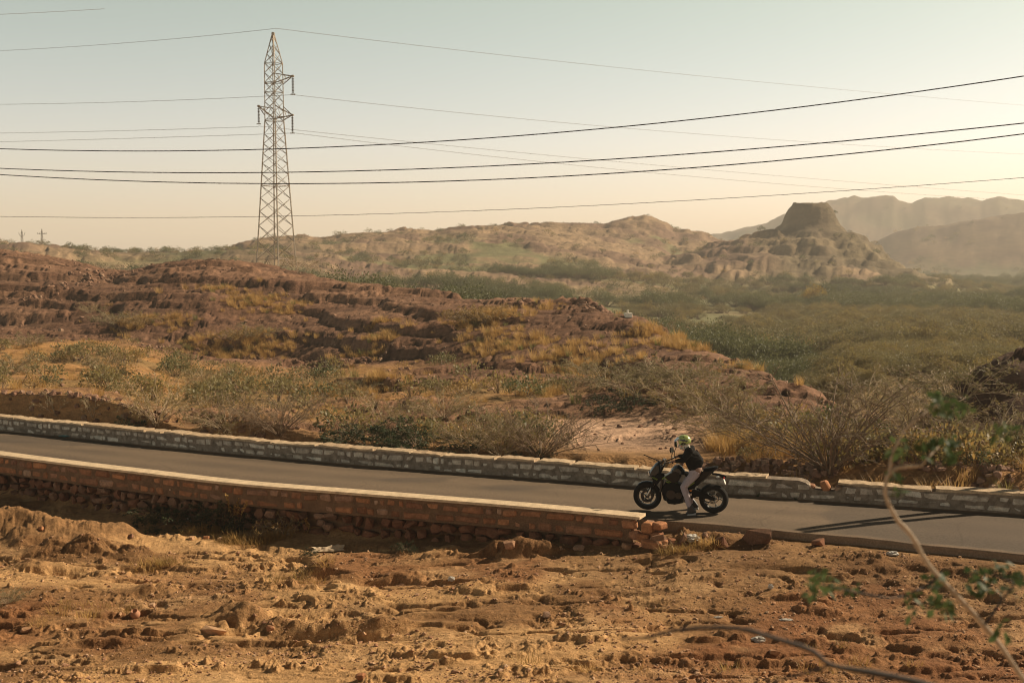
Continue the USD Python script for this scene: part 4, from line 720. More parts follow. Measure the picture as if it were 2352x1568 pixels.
for px, py, Y, yt, yb, sg in ARMS:
    tip = at(px, py, Y) - PB; tips.append(tip + PB); cs = sorted(range(4), key=lambda k: -np.dot(corner(k, Hh(yb))[:2], tip[:2]))[:3]
    for k in cs[:2]:
        obj('arm_chord', bar(corner(k, Hh(yb)), tip, .06), m_galv, pyl); obj('arm_tie', bar(corner(k, Hh(yt)), tip, .05), m_galv, pyl)
        for f in (.33, .66): obj('arm_lacing', bar(corner(k, Hh(yb)) * (1 - f) + tip * f, corner(k, Hh(yt)) * (1 - f + .16) + tip * (f - .16), .028), m_galv, pyl)
    for f in (.3, .6): obj('arm_lacing', bar(corner(cs[0], Hh(yb)) * (1 - f) + tip * f, corner(cs[1], Hh(yb)) * (1 - f) + tip * f, .03), m_galv, pyl)
    obj('arm_chord', bar(corner(cs[2], Hh(yb)), corner(cs[0], Hh(yb)), .045), m_galv, pyl)
    obj('tip_plate', box((.3, .3, .22), tip, chamfer=.04), m_galv, pyl)
    st = obj('insulator_string', bar(tip, tip - [0, 0, 2.0], .035), m_insul, pyl)
    for q in range(10): obj('insulator_disc', moved(trimesh.creation.cylinder(.135, .075, sections=8), None, tip - [0, 0, .3 + q * .165]), m_insul, st)
    obj('cable_clamp', box((.5, .08, .1), tip - [0, 0, 2.0]), m_galv, pyl)
def wire(name, label, pts, A, B, r, mt, deg=3, n=90, group=None, ends=None):
    P = np.array(pts, float); c = np.polyfit((P[:, 0] - 1176) / 1176, P[:, 1], min(deg, len(P) - 1))
    a = at(A[0], np.polyval(c, (A[0] - 1176) / 1176), A[1]); b = at(B[0], np.polyval(c, (B[0] - 1176) / 1176), B[1]); out = []
    for t in np.linspace(0, 1, n):
        x, Y = a[0] + (b[0] - a[0]) * t, a[1] + (b[1] - a[1]) * t; py = 300.0
        for _ in range(4):
            dy = py - 784; px = 1176 + x / Y * (F * math.cos(TH) - dy * math.sin(TH)); py = np.polyval(c, (px - 1176) / 1176)
        dy = py - 784; out.append([x, Y, CZ + Y * (-F * math.sin(TH) - dy * math.cos(TH)) / (F * math.cos(TH) - dy * math.sin(TH))])
    out = np.array(out)
    obj(name, tube(out, r, 5), mt, smooth=True, label=label, category='cable', group=group)
for lab, pts in [('top thick black cable of the three crossing the sky', [(0, 342), (250, 346), (450, 347), (640, 343), (1176, 312), (1764, 256), (2352, 175)]), ('middle thick black cable of the three crossing the sky', [(0, 387), (200, 393), (400, 397), (700, 396), (1176, 378), (1764, 340), (2352, 283)]), ('lowest thick black cable of the three crossing the sky', [(0, 402), (250, 413), (500, 420), (780, 422), (1176, 412), (1764, 370), (2352, 308)])]:
    wire('power_cable', lab, pts, (-500, 40), (2620, 27), .0145, m_cable, 3, group='thick cables in front of the pylon')
wire('thin_cable', 'single thin cable low over the hills, rising to the right', [(0, 497), (300, 500), (640, 497), (1176, 480), (1764, 450), (2352, 408)], (-500, 46), (2620, 33), .008, m_cable, 3)
T0 = (632, 66)
for lab, pts, A, B in [('earth wire from the pylon tip to the right', [T0, (1000, 108), (1500, 165), (2352, 242)], (632, 130), (2620, 300)), ('conductor from the top right arm of the pylon to the right', [(670, 218), (1176, 270), (1764, 321), (2352, 354)], (670, 128.6), (2620, 300)),
                       ('conductor from the left arm of the pylon to the right', [(594, 291), (1176, 345), (1764, 406), (2352, 447)], (594, 131.3), (2620, 300)), ('conductor from the lower right arm of the pylon to the right', [(671, 306), (1176, 362), (1764, 423), (2352, 461)], (671, 128.6), (2620, 300)),
                       ('earth wire from the pylon tip to the left edge', [(0, 117), (300, 98), T0], (-300, 190), (632, 130)), ('conductor from the top right arm to the left edge', [(0, 240), (300, 234), (670, 218)], (-300, 190), (670, 128.6)),
                       ('conductor from the left arm to the left edge', [(0, 306), (300, 300), (594, 291)], (-300, 190), (594, 131.3)), ('conductor from the lower right arm to the left edge', [(0, 326), (300, 318), (671, 306)], (-300, 190), (671, 128.6))]:
    wire('pylon_wire', lab, pts, A, B, .022, m_wire, 2)
wire('high_wire', 'short bit of wire in the top left corner of the sky', [(-200, 40), (0, 34), (104, 28), (240, 21)], (-300, 60), (240, 70), .010, m_wire, 2)
# two far poles on the left skyline
for px, top_, forked, lab in [(51, 528, True, 'left of two small distant poles, with upswept arms'), (97, 526, False, 'right of two small distant poles, with straight crossarm')]:
    b = at(px, 568, 352.0); b[2] = gz(b[0], b[1]) - .4; h = float(at(px, top_, 352.0)[2] - b[2]); t = thing('distant_pole', lab, 'pole', b)
    for sx, sy in ((-1, -1), (1, -1), (1, 1), (-1, 1)): obj('post', bar((sx * .32, sy * .32, 0), (sx * .13, sy * .13, h * .9), .055), m_wire, t)
    for q in range(6):
        z0, z1 = h * .9 * q / 6, h * .9 * (q + 1) / 6; w0, w1 = .32 - .19 * q / 6, .32 - .19 * (q + 1) / 6
        obj('brace', bar((-w0 if q % 2 else w0, -w0, z0), (w1 if q % 2 else -w1, -w1, z1), .035), m_wire, t)
    obj('peak', bar((0, 0, h * .88), (0, 0, h), .12), m_wire, t)
    for sg in (-1, 1):
        if forked: obj('crossarm', join([bar((0, 0, h * .62), (sg * .75, 0, h * .72), .06), bar((sg * .75, 0, h * .72), (sg * .98, 0, h * .86), .055)]), m_wire, t)
        else:
            obj('crossarm', bar((0, 0, h * .75), (sg * 1.4, 0, h * .75), .07), m_wire, t)
            for xx in (.7, 1.35): obj('insulator', bar((sg * xx, 0, h * .72), (sg * xx, 0, h * .80), .10), m_wire, t)
# unseen leaning posts beyond the right edge, added to cast shade streaks on the road
s1, s2 = onz(1830, 1212, 0), onz(2140, 1186, 0); sd = -SUN[:2] / np.linalg.norm(SUN[:2])
pb = s2[:2] - sd * 5.2
tp = thing('utility_pole', 'unseen pair of leaning posts added past the right edge to cast streaks of shade on the road', 'pole', (pb[0], pb[1], gz(pb[0], pb[1]) - .5))
sv = np.array([-sd[1], sd[0]])
m_pole = plain('pole_wood', (.2, .14, .09), .85, vary=.3)
for o in (-.42, .42): obj('post', tube([[sv[0] * o, sv[1] * o, 0], [sv[0] * o * .25, sv[1] * o * .25, 6.6]], [.12, .1], 10), m_pole, tp, smooth=40)
obj('stay', bar((-sd[0] * .2 + sv[0] * .9, -sd[1] * .2 + sv[1] * .9, 0), (0, 0, 5.6), .05, 6), m_pole, tp)
# white marker on the right shoulder of the hill
ms = hit(1443, 727, 40, 140); t = thing('marker_stone', 'small whitewashed masonry marker on the skyline of the right slope', 'marker', ms); k = ms[1] / F
m_lime = plain('limewash', (.62, .56, .45), .9)
obj('base', box((17 * k, .5, 11 * k), (0, 0, 3 * k), chamfer=.03), m_lime, t); obj('post', box((4.5 * k, .2, 7 * k), (-1 * k, 0, 12 * k), chamfer=.02), m_lime, t)

# ------------------------------------------------------------------ the motorcycle and its rider
import manifold3d as m3
from shapely.geometry import Polygon
ca, cb_ = onz(1489.8, 1173, 0), onz(1635.6, 1180.5, 0); BK = (ca + cb_) / 2; YAW = math.radians(14)
def Q(zx, zy, y=0.0):                          # a traced side view (617 units to the metre), y metres towards the viewer's side
    zx = zx + 231 * y; zy = zy - 126 * y; g = 1290 + (zx - 515) * 42 / 905; return np.array([(967 - zx) / 605, y, (g - zy) / 617])
def Qs(pts, y=0.0): return np.array([Q(a, b, y) for a, b in pts])
def prism(zpts, w, y=0.0, taper=.82, edge=.28, shift=True):
    P = Qs(zpts, y if shift else 0.0)[:, [0, 2]]
    if Polygon(P).exterior.is_ccw is False: P = P[::-1]
    c = P.mean(0); n = len(P); tv, tf = trimesh.creation.triangulate_polygon(Polygon(P), engine='earcut')
    ly = [(-w / 2, taper), (-w / 2 + edge * w, 1), (w / 2 - edge * w, 1), (w / 2, taper)]; v = []
    for yy, s in ly: q = c + (P - c) * s; v.append(np.c_[q[:, 0], np.full(n, y + yy), q[:, 1]])
    i, j = np.meshgrid(np.arange(3), np.arange(n), indexing='ij'); k = (j + 1) % n; q = np.stack([i * n + j, i * n + k, (i + 1) * n + k, (i + 1) * n + j], -1).reshape(-1, 4); f = [q[:, [0, 1, 2]], q[:, [0, 2, 3]]]; v = np.vstack(v)
    for yy, s, fl in ((ly[0][0], taper, 1), (ly[3][0], taper, 0)):
        t2 = c + (np.asarray(tv) - c) * s; f.append((np.asarray(tf)[:, ::-1] if fl else np.asarray(tf)) + len(v)); v = np.vstack([v, np.c_[t2[:, 0], np.full(len(t2), y + yy), t2[:, 1]]])
    m = trimesh.Trimesh(v, np.vstack(f), process=True); trimesh.repair.fix_normals(m); return m
def zt(pts, r, sides=8, ys=None): return tube([Q(*p) for p in pts], r, sides)
black = plain('black_paint', (.006, .006, .0065), .3, 0, .18, coat_weight=.05); satin = plain('satin_black', (.008, .0075, .007), .6, 0, .08); rubber = plain('tyre_rubber', (.014, .0125, .011), .85, 0, .08, vary=.3, scale=30); alu = plain('bare_alloy', (.42, .39, .34), .32, .9); dark_metal = plain('dark_metal', (.04, .037, .034), .4, .8)
blue = plain('blue_black_paint', (.010, .018, .023), .2, 0, .3, coat_weight=.3); green = plain('lime_frame', (.16, .21, .03), .45); white = plain('white_plate', (.72, .68, .6), .5); red = plain('red_lens', (.42, .012, .01), .25); amber = plain('amber_lens', (.75, .22, .02), .3); clear = plain('lamp_lens', (.55, .55, .52), .12, .3); mirror = plain('mirror_glass', (.86, .88, .86), .05, 1.0)
ROT = math.pi - YAW
bike = thing('motorcycle', 'black naked motorcycle with lime green frame stripes facing left on the road', 'motorcycle', BK + [0, 0, .03], ROT)
def ring(profile, seg=48):                       # turned about the wheel axle (y)
    m = trimesh.creation.revolve(np.array(profile), sections=seg); return moved(m, rotm([1, 0, 0], math.pi / 2))
def wheel(zx, zy, R, w, discs):
    c = Q(zx, zy); c[2] = R; t = np.linspace(0, 2 * math.pi, 15)
    tyre_p = [(R - .105 + .0, -w * .40), (R - .075, -w * .5), (R - .035, -w * .49), (R - .010, -w * .30), (R, 0), (R - .010, w * .30), (R - .035, w * .49), (R - .075, w * .5), (R - .105, w * .40), (R - .105, -w * .40)]
    rim_p = [(R - .108, -w * .42), (R - .098, -w * .44), (R - .098, w * .44), (R - .108, w * .42), (R - .13, w * .3), (R - .135, 0), (R - .13, -w * .3), (R - .108, -w * .42)]
    o = obj('wheel', moved(ring(rim_p), None, c), dark_metal, bike, smooth=40); obj('tyre', moved(ring(tyre_p), None, c), rubber, o, smooth=45)
    obj('hub', moved(ring([(.0, -.06), (.045, -.06), (.05, 0), (.045, .06), (0, .06)], 20), None, c), dark_metal, o, smooth=40)
    for k in range(5):
        a = 2 * math.pi * k / 5 + (.35 if discs > 1 else .62); d = np.array([math.cos(a), 0, math.sin(a)]); e = np.array([-math.sin(a), 0, math.cos(a)])
        obj('spoke', join([tube([c + d * .04, c + d * (R - .2)], [.016, .012], 6), tube([c + d * (R - .2), c + d * (R - .125) + e * .035], [.012, .01], 6), tube([c + d * (R - .2), c + d * (R - .125) - e * .035], [.012, .01], 6)]), alu, o, smooth=40)
    for sgn in ((1, -1) if discs > 1 else (-1,)): obj('brake_disc', moved(ring([(.095, -.003), (.145 if discs > 1 else .115, -.003), (.145 if discs > 1 else .115, .003), (.095, .003), (.095, -.003)], 36), None, c + [0, sgn * .068, 0]), dark_metal, o)
    if discs == 1:
        g = [ring([(.088, -.004), (.098, -.004), (.098, .004), (.088, .004), (.088, -.004)], 40)] + [bar((math.cos(q) * .03, 0, math.sin(q) * .03), (math.cos(q) * .09, 0, math.sin(q) * .09), .006) for q in np.linspace(0, 2 * math.pi, 13)[:-1]]
        obj('sprocket', moved(join(g), None, c + [0, .085, 0]), alu, o)
    return c
FWc = wheel(510, 1080, .328, .125, 2); RWc = wheel(1425, 1122, .332, .185, 1)
for y in (.105, -.105):
    obj('fork_leg', tube([Q(738, 640) + [0, y, 0], Q(640, 845) + [0, y, 0]], .028, 10), satin, bike, smooth=40); obj('fork_slider', tube([Q(640, 845) + [0, y, 0], FWc + [-.01, y, .02]], [.024, .03], 10), alu if y > 0 else satin, bike, smooth=40)
    obj('fork_guard', prism([(560, 985), (600, 835), (622, 880), (598, 960), (572, 1010)], .02, y * 1.3, shift=False), satin, bike); obj('brake_caliper', box((.07, .04, .1), FWc + [-.12, y * .92, .07], rotm([0, 1, 0], .5), .012), dark_metal, bike)
def arc_guard(c, R, a0, a1, w, name, mt, n=9):
    vs = []
    for a in np.radians(np.linspace(a0, a1, n)):
        for y in np.linspace(-1, 1, 5): vs.append(c + np.array([math.cos(a) * (R - abs(y) ** 2 * .02), y * w / 2, math.sin(a) * (R - abs(y) ** 2 * .02)]))
    vs = np.array(vs); i, j = np.meshgrid(np.arange(n - 1), np.arange(4), indexing='ij'); q = np.stack([i * 5 + j, i * 5 + j + 1, (i + 1) * 5 + j + 1, (i + 1) * 5 + j], -1).reshape(-1, 4); v2 = vs + (c - vs) * .02
    v = np.vstack([vs, v2]); f = np.vstack([q, q[:, ::-1] + len(vs)]); obj(name, (v, f), mt, bike, smooth=40)
arc_guard(FWc, .352, 52, 128, .13, 'front_mudguard', blue); arc_guard(RWc, .356, 28, 78, .16, 'rear_hugger', satin)
obj('front_cowl', prism([(522, 765), (556, 700), (615, 625), (668, 590), (702, 612), (712, 690), (700, 760), (640, 800), (590, 826), (545, 822)], .26, 0, .62, .34), blue, bike, smooth=35)
obj('headlight', prism([(516, 742), (534, 730), (548, 770), (545, 800), (524, 790)], .14, 0, .8), clear, bike)
for y in (.14, -.14):
    obj('radiator_shroud', prism([(575, 808), (650, 765), (735, 790), (740, 840), (690, 865), (640, 935), (612, 880)], .05, y, shift=False), satin, bike); obj('shroud_stripe', join([bar(Q(585, 803) + [0, y + math.copysign(.03, y), 0], Q(655, 845) + [0, y + math.copysign(.03, y), 0], .008), bar(Q(605, 800) + [0, y + math.copysign(.03, y), 0], Q(668, 838) + [0, y + math.copysign(.03, y), 0], .006)]), green, bike)
    for a, b in (((722, 832), (806, 770)), ((762, 812), (892, 914)), ((885, 915), (778, 866)), ((1020, 985), (1165, 880)), ((1060, 905), (1165, 862)), ((905, 880), (1030, 985))): obj('frame_tube', tube([Q(*a) + [0, y * 1.12, 0], Q(*b) + [0, y * 1.12, 0]], .0135, 8), green, bike, smooth=40)
obj('radiator', box((.05, .34, .3), Q(712, 930), rotm([0, 1, 0], -.15), .01), dark_metal, bike)
obj('fuel_tank', prism([(815, 760), (838, 700), (880, 658), (935, 640), (985, 668), (1030, 735), (1010, 790), (950, 800), (870, 800)], .34, 0, .6, .36), blue, bike, smooth=38)
obj('tank_cover', prism([(745, 800), (830, 735), (905, 712), (965, 738), (985, 800), (950, 870), (885, 905), (800, 855)], .38, 0, .86, .3), black, bike, smooth=38)
obj('fuel_cap', moved(trimesh.creation.cylinder(.045, .02, sections=16), None, Q(925, 640)), alu, bike)
obj('engine_block', prism([(722, 960), (765, 880), (900, 862), (1000, 930), (1045, 1050), (1020, 1130), (930, 1150), (800, 1130), (742, 1050)], .40, 0, .88, .2), satin, bike, smooth=30)
obj('clutch_cover', moved(trimesh.creation.cylinder(.105, .05, sections=20), rotm([1, 0, 0], math.pi / 2), Q(850, 1045) + [0, .21, 0]), dark_metal, bike, smooth=40); obj('alternator_cover', moved(trimesh.creation.cylinder(.075, .05, sections=20), rotm([1, 0, 0], math.pi / 2), Q(955, 1060) + [0, .21, 0]), dark_metal, bike, smooth=40)
for k in range(4): obj('header_pipe', tube([Q(752 + k, 960) + [0, -.12 + k * .08, 0], Q(728, 1040) + [0, -.12 + k * .08, 0], Q(752, 1130) + [0, -.1 + k * .066, 0], Q(840, 1170) + [0, -.06 + k * .04, 0]], .019, 7), dark_metal, bike, smooth=40)
obj('belly_pan', prism([(758, 1120), (860, 1135), (1005, 1140), (1012, 1180), (900, 1204), (800, 1190)], .30, 0, .8, .25), satin, bike, smooth=30); obj('silencer', tube([Q(1000, 1160) + [0, -.16, 0], Q(1120, 1110) + [0, -.2, 0], Q(1260, 1060) + [0, -.22, 0]], [.05, .065, .06], 12), dark_metal, bike, smooth=40)
obj('rider_seat', prism([(1005, 740), (1100, 775), (1190, 780), (1250, 752), (1262, 775), (1230, 815), (1110, 835), (1030, 800)], .27, 0, .75, .3), satin, bike, smooth=35)
obj('tail_cowl', prism([(1215, 800), (1262, 742), (1300, 705), (1470, 676), (1478, 690), (1400, 765), (1330, 835), (1210, 930), (1085, 905), (1110, 840)], .22, 0, .6, .3), black, bike, smooth=35)
obj('pillion_seat', prism([(1270, 712), (1300, 690), (1450, 664), (1482, 668), (1462, 684), (1330, 708)], .20, 0, .7, .3), satin, bike, smooth=35); obj('subframe', prism([(1010, 985), (1100, 885), (1215, 830), (1330, 800), (1210, 935), (1065, 1010)], .16, 0, .9), satin, bike)
obj('plate_holder', prism([(1395, 758), (1500, 772), (1590, 796), (1588, 818), (1562, 850), (1540, 832), (1500, 802), (1400, 782)], .07, 0, .8), satin, bike)
pc0 = Q(1568, 876); obj('number_plate', box((.008, .20, .135), pc0, rotm([0, 1, 0], .32), .003), white, bike); obj('tail_lamp', box((.035, .13, .05), Q(1560, 826), None, .01), red, bike); obj('reflector', box((.02, .05, .035), Q(1552, 850) + [-.01, 0, 0]), red, bike)
for y in (.13, -.13): obj('indicator', join([bar(Q(1478, 800), Q(1478, 803) + [0, y * .8, 0], .009), moved(trimesh.creation.icosphere(2, .024), np.diag([1.7, 1, 1]), Q(1478, 803) + [0, y, 0])]), clear if y > 0 else red, bike, smooth=40)
for y in (.12, -.12): obj('swingarm', prism([(1040, 1010), (1160, 975), (1260, 1010), (1440, 1098), (1440, 1142), (1220, 1090), (1050, 1062)], .045, y, .85, shift=False), satin, bike)
obj('drive_chain', join([tube([Q(1075, 1020) + [0, .1, 0], RWc + [.0, .085, .098]], .009, 5), tube([Q(1075, 1065) + [0, .1, 0], RWc + [0, .085, -.098]], .009, 5)]), dark_metal, bike); obj('shock_absorber', tube([Q(1120, 870), Q(1075, 1020)], [.035, .035], 10), alu, bike)
for y in (.17, -.17):
    obj('peg_bracket', prism([(1058, 1045), (1136, 1028), (1132, 1062), (1092, 1098), (1066, 1090)], .02, y, shift=False), alu, bike); obj('foot_peg', bar(Q(1085, 1085) + [0, y, 0], Q(1085, 1085) + [0, y * 1.55, 0], .014, 6), dark_metal, bike); obj('pillion_peg', join([bar(Q(1150, 975) + [0, y * .9, 0], Q(1190, 960) + [0, y * 1.2, 0], .013, 6), bar(Q(1095, 990) + [0, y * .8, 0], Q(1150, 975) + [0, y * .9, 0], .012, 6)]), alu, bike)
obj('side_marker', box((.05, .02, .03), Q(1115, 995) + [0, .15, 0], None, .006), amber, bike)
HB = Q(745, 612); GL, GR = Q(792, 622, .38), Q(792, 622, .38) * [1, -1, 1]
obj('handlebar', tube([GR, GR * [1, .72, 1] + [.03, 0, .0], HB + [0, -.14, .0], HB, HB + [0, .14, 0], GL * [1, .72, 1] + [.03, 0, 0], GL], .014, 8), dark_metal, bike, smooth=40)
for g in (GL, GR):
    s = math.copysign(1, g[1]); obj('grip', tube([g + [.012, -s * .10, 0], g + [-.004, s * .02, 0]], .019, 10), rubber, bike, smooth=40); obj('lever', tube([g + [.05, -s * .10, .0], g + [.075, -s * .02, -.005], g + [.06, s * .05, -.01]], .008, 6), alu, bike, smooth=40)
    st0 = g + [.03, -s * .13, .02]; ap = st0 + np.array([.0, s * .07, .13]); mc = st0 + np.array([-.03, s * .17, .27]); obj('mirror_stalk', tube([st0, ap, mc - [0, 0, .06]], .008, 6), satin, bike, smooth=40)
    hd = np.array([(-.062, -.05), (.045, -.062), (.075, 0.01), (.05, .065), (-.03, .07)]) * [s, 1]
    up = np.array([0, 0, 1.0]); rt = np.array([0, 1.0, 0]); back = np.array([-1.0, 0, 0]); rt = rotm([0, 0, 1], -.6 if s > 0 else .35) @ rt; back = rotm([0, 0, 1], -.6 if s > 0 else .35) @ back
    f3 = np.array([mc + rt * a + up * b for a, b in hd]); n5 = len(hd); body_ = np.vstack([f3 + back * -.004, f3 * .9 + mc * .1 - back * .035]); mh = obj('mirror_head', trimesh.convex.convex_hull(body_), satin, bike)
    gl = np.vstack([f3 * .9 + mc * .1 + back * .004, f3 * .9 + mc * .1 + back * .0]); obj('mirror_glass', trimesh.convex.convex_hull(gl), mirror, mh)
obj('instrument', box((.05, .17, .10), Q(722, 590), rotm([0, 1, 0], -.6), .015), dark_metal, bike); obj('brake_reservoir', moved(trimesh.creation.cylinder(.028, .05, sections=12), None, Q(745, 590) + [0, -.16, 0]), alu, bike, smooth=40)
obj('horn', moved(trimesh.creation.cylinder(.04, .03, sections=14), rotm([0, 1, 0], 1.2), Q(730, 650) + [0, .09, 0]), alu, bike, smooth=40)
stick = obj('camera_stick', tube([Q(672, 594), Q(560, 545), Q(452, 498)], [.013, .011, .011], 8), satin, bike, smooth=40); obj('stick_clamp', box((.05, .05, .07), Q(682, 602), rotm([0, 1, 0], .4), .012), alu, stick)
obj('side_stand', tube([Q(1010, 1150) + [0, .12, 0], Q(1110, 1180) + [0, .16, 0]], .012, 6), dark_metal, bike)

# rider: one continuous body, clothes over it
def sph(p, r, sc=None): m = m3.Manifold.sphere(r, 20); m = m.scale(sc) if sc is not None else m; return m.translate(tuple(map(float, p)))
def hull(*a): return m3.Manifold.batch_hull([sph(p, r) for p, r in a])
def soft(man, edge=.022, it=8):
    m = man.refine_to_length(edge).to_mesh(); t = trimesh.Trimesh(m.vert_properties[:, :3], m.tri_verts, process=True); trimesh.smoothing.filter_taubin(t, .5, -.53, it); return t
def both(p): return p, p * np.array([1, -1, 1])
hipc, waist, chest, neckb, headc = Q(1165, 742), Q(1140, 640), Q(1085, 520), Q(1062, 430), Q(1000, 318)
hipL, kneeL, ankL = Q(1150, 770, .10), Q(962, 962, .26), Q(1046, 1195, .30)
toeL, heelL, ballL = Q(1004, 1306, .32), Q(1112, 1275, .30), Q(1030, 1300, .32); toeL[2] = ballL[2] = .035; heelL[2] = .075; ankL[2] = .16
shL, elL, wrL = Q(1062, 455, .185), Q(952, 590, .30), Q(835, 612, .36)
for p in (wrL,): p[2] = GL[2] + .03
hd_c = GL + np.array([-.015, -.03, .018])
def limbs(dr, arms=True, legs=True, feet=True, hands=True, torso=True, head=True, cuff=0.0):
    out = []
    if torso:
        out += [m3.Manifold.batch_hull([sph(c + [0, s * w, 0], r + dr) for (c, w, r) in pair for s in (-1, 1)]) for pair in (((hipc, .09, .115), (waist, .06, .115)), ((waist, .06, .115), (chest, .09, .125)), ((chest, .09, .125), (neckb + [-.01, 0, -.05], .12, .075)))]
    if head: out += [hull((neckb, .06 + dr), (headc + [-.02, 0, -.06], .055 + dr)), sph(headc, .098, (1.08, .82, 1.16)) if dr == 0 else sph(headc, .01)]
    for sg in (1, -1):
        k = np.array([1, sg, 1])
        if arms: out += [hull((shL * k, .062 + dr), (elL * k, .046 + dr)), hull((elL * k, .046 + dr), ((wrL * (1 - cuff) + elL * cuff) * k, .031 + dr * .8)), hull((neckb * [1, 0, 1] + [0, sg * .08, -.03], .06 + dr), (shL * k, .062 + dr))]
        if legs: out += [hull((hipL * k, .098 + dr), (kneeL * k, .06 + dr)), hull((kneeL * k, .06 + dr), (kneeL * .6 * k + ankL * .4 * k + [-.015, 0, 0], .06 + dr), (ankL * k, .038 + dr))]
        if feet: out += [hull((ankL * k, .036), (heelL * k, .034), (ballL * k, .03)), hull((ballL * k, .03), (toeL * k, .022))]
        if hands:
            out += [hull((wrL * k, .03), (hd_c * k, .032)), hull((hd_c * k + [0, -.025 * sg, 0], .02), (hd_c * k + [0, .03 * sg, 0], .02))]
            for q, ln in enumerate((.95, 1.05, 1.0, .8)):
                b = (GL + np.array([.0, -.075 + .025 * q, 0])) * k; R_ = .03
                pts = [b + np.array([math.sin(a) * R_ * ln, 0, math.cos(a) * R_ * ln]) for a in (-.5, .7, 1.9, 2.9)]; out += [hull((pts[i], .0095 - .0008 * i), (pts[i + 1], .0088 - .0008 * i)) for i in range(3)]
            th = (GL + np.array([-.02, -.095, .005])) * k; out += [hull((hd_c * k + [-.005, -.03 * sg, 0], .015), (th, .012)), hull((th, .012), (th + [.03, .004 * sg, -.02], .010))]
    return m3.Manifold.batch_boolean(out, m3.OpType.Add)
skin = plain('skin', (.20, .105, .062), .5, vary=.08); jacketm = plain('black_jacket', (.009, .008, .007), .8, 0, .06, vary=.3, scale=12); trousm = plain('grey_trousers', (.285, .24, .25), .9, vary=.12, scale=40); shoem = plain('black_boot', (.012, .012, .012), .4)
rider = thing('person', 'person in black jacket, grey trousers and lime helmet astride the motorcycle, left foot down', 'person', BK + [0, 0, .03], ROT)
face = [sph(headc + [.10, 0, -.012], .016, (1.1, .8, 1.5)), sph(headc + [.085, 0, -.085], .03, (1, 1, .8))] + [sph(headc + [-.005, s * .083, -.015], .026, (.8, .4, 1.2)) for s in (1, -1)]
obj('body', soft(m3.Manifold.batch_boolean([limbs(0.0)] + face, m3.OpType.Add), .011, 4), skin, rider, smooth=True)
for s in (1, -1): obj('eye', moved(trimesh.creation.icosphere(2, .012), None, headc + [.094, s * .033, .012]), white, rider, smooth=True)
jk = m3.Manifold.batch_boolean([limbs(.022, True, False, False, False, False, False, .12), m3.Manifold.batch_hull([sph(c + [0, s * w, 0], r) for c, w, r in ((Q(1160, 690), .07, .14), (waist, .07, .145), (Q(1225, 615), .06, .085)) for s in (-1, 1)]), m3.Manifold.batch_hull([sph(c + [0, s * w, 0], r) for c, w, r in ((waist, .07, .14), (chest, .09, .15), (Q(1240, 600), .05, .07), (Q(1180, 500), .07, .07)) for s in (-1, 1)]),
                                m3.Manifold.batch_hull([sph(c + [0, s * w, 0], r) for c, w, r in ((chest, .09, .145), (neckb + [-.01, 0, -.05], .13, .085), (Q(1130, 420), .06, .05)) for s in (-1, 1)]), hull((neckb + [.0, 0, -.02], .085), (neckb + [.02, 0, .03], .08))], m3.OpType.Add)
jm = soft(jk, .018, 6); nv = jm.vertices; nrm = jm.vertex_normals; jm.vertices = nv + nrm * ((fbm(nv * np.array([9, 6, 14]), 3, 5) - .5) * .022 + (np.abs(fbm(nv * np.array([16, 10, 22]), 2, 8) - .5)) * -.016)[:, None]
obj('jacket', jm, jacketm, rider, smooth=True)
tr = m3.Manifold.batch_boolean([limbs(.016, False, True, False, False, False, False), m3.Manifold.batch_hull([sph(c + [0, s * w, 0], r) for c, w, r in ((hipc, .09, .132), (Q(1150, 690), .07, .12)) for s in (-1, 1)])], m3.OpType.Add)
tm = soft(tr, .018, 6); nv = tm.vertices; tm.vertices = nv + tm.vertex_normals * ((fbm(nv * np.array([12, 12, 18]), 3, 15) - .5) * .022)[:, None]; obj('trousers', tm, trousm, rider, smooth=True)
obj('shirt_hem', moved(soft(m3.Manifold.batch_hull([sph(c + [0, s * .07, 0], .137) for c in (Q(1178, 705), Q(1178, 725)) for s in (-1, 1)]), .03, 3)), plain('brown_shirt', (.20, .12, .09), .9), rider, smooth=True)
for k in (np.array([1, 1, 1]), np.array([1, -1, 1])):
    sh = soft(m3.Manifold.batch_boolean([hull((ankL * k + [0, 0, .05], .052), (ankL * k, .05), (heelL * k, .042), (ballL * k, .04)), hull((ballL * k, .04), (toeL * k, .031))], m3.OpType.Add), .018, 4); bo = obj('boot', sh, shoem, rider, smooth=True)
    so = np.array([heelL * k + [-.03, 0, -.06], ballL * k, toeL * k]); so[:, 2] = [.028, .008, .008]; obj('sole', tube(so, [.03, .042, .028], 8), plain('pale_sole', (.30, .29, .27), .8) if k[1] > 0 else UsdShade.Material.Get(stage, '/World/Looks/pale_sole'), bo)
hm = m3.Manifold.sphere(1.0, 48).scale((.165, .128, .142)).translate(tuple(map(float, headc + [-.012, 0, .022])))
cut = m3.Manifold.cube((.30, .18, .22), True).translate(tuple(map(float, headc + [.20, 0, -.055]))) + m3.Manifold.cube((.5, .4, .2), True).rotate((0, 14, 0)).translate(tuple(map(float, headc + [.02, 0, -.165])))
hs = (hm - cut).refine_to_length(.03).to_mesh()
helm = mat('lime_helmet', {'g': ('texture_coordinate', {}), 'm': ('mapping', {'scale': (9, 3, 14), 'rotation': (0, .5, 0)}), 'n': ('noise_texture', {'scale': 1.0, 'detail': 2.0}), 'r': ('rgb_ramp', {'ramp': [(.0, (.27, .33, .10)), (.56, (.27, .33, .10)), (.575, (.02, .025, .018)), (1, (.02, .025, .018))]}), 'p': ('principled_bsdf', {'roughness': .25, 'coat_weight': .5})}, [('g.object', 'm.vector'), ('m.vector', 'n.vector'), ('n.fac', 'r.fac'), ('r.color', 'p.base_color')])
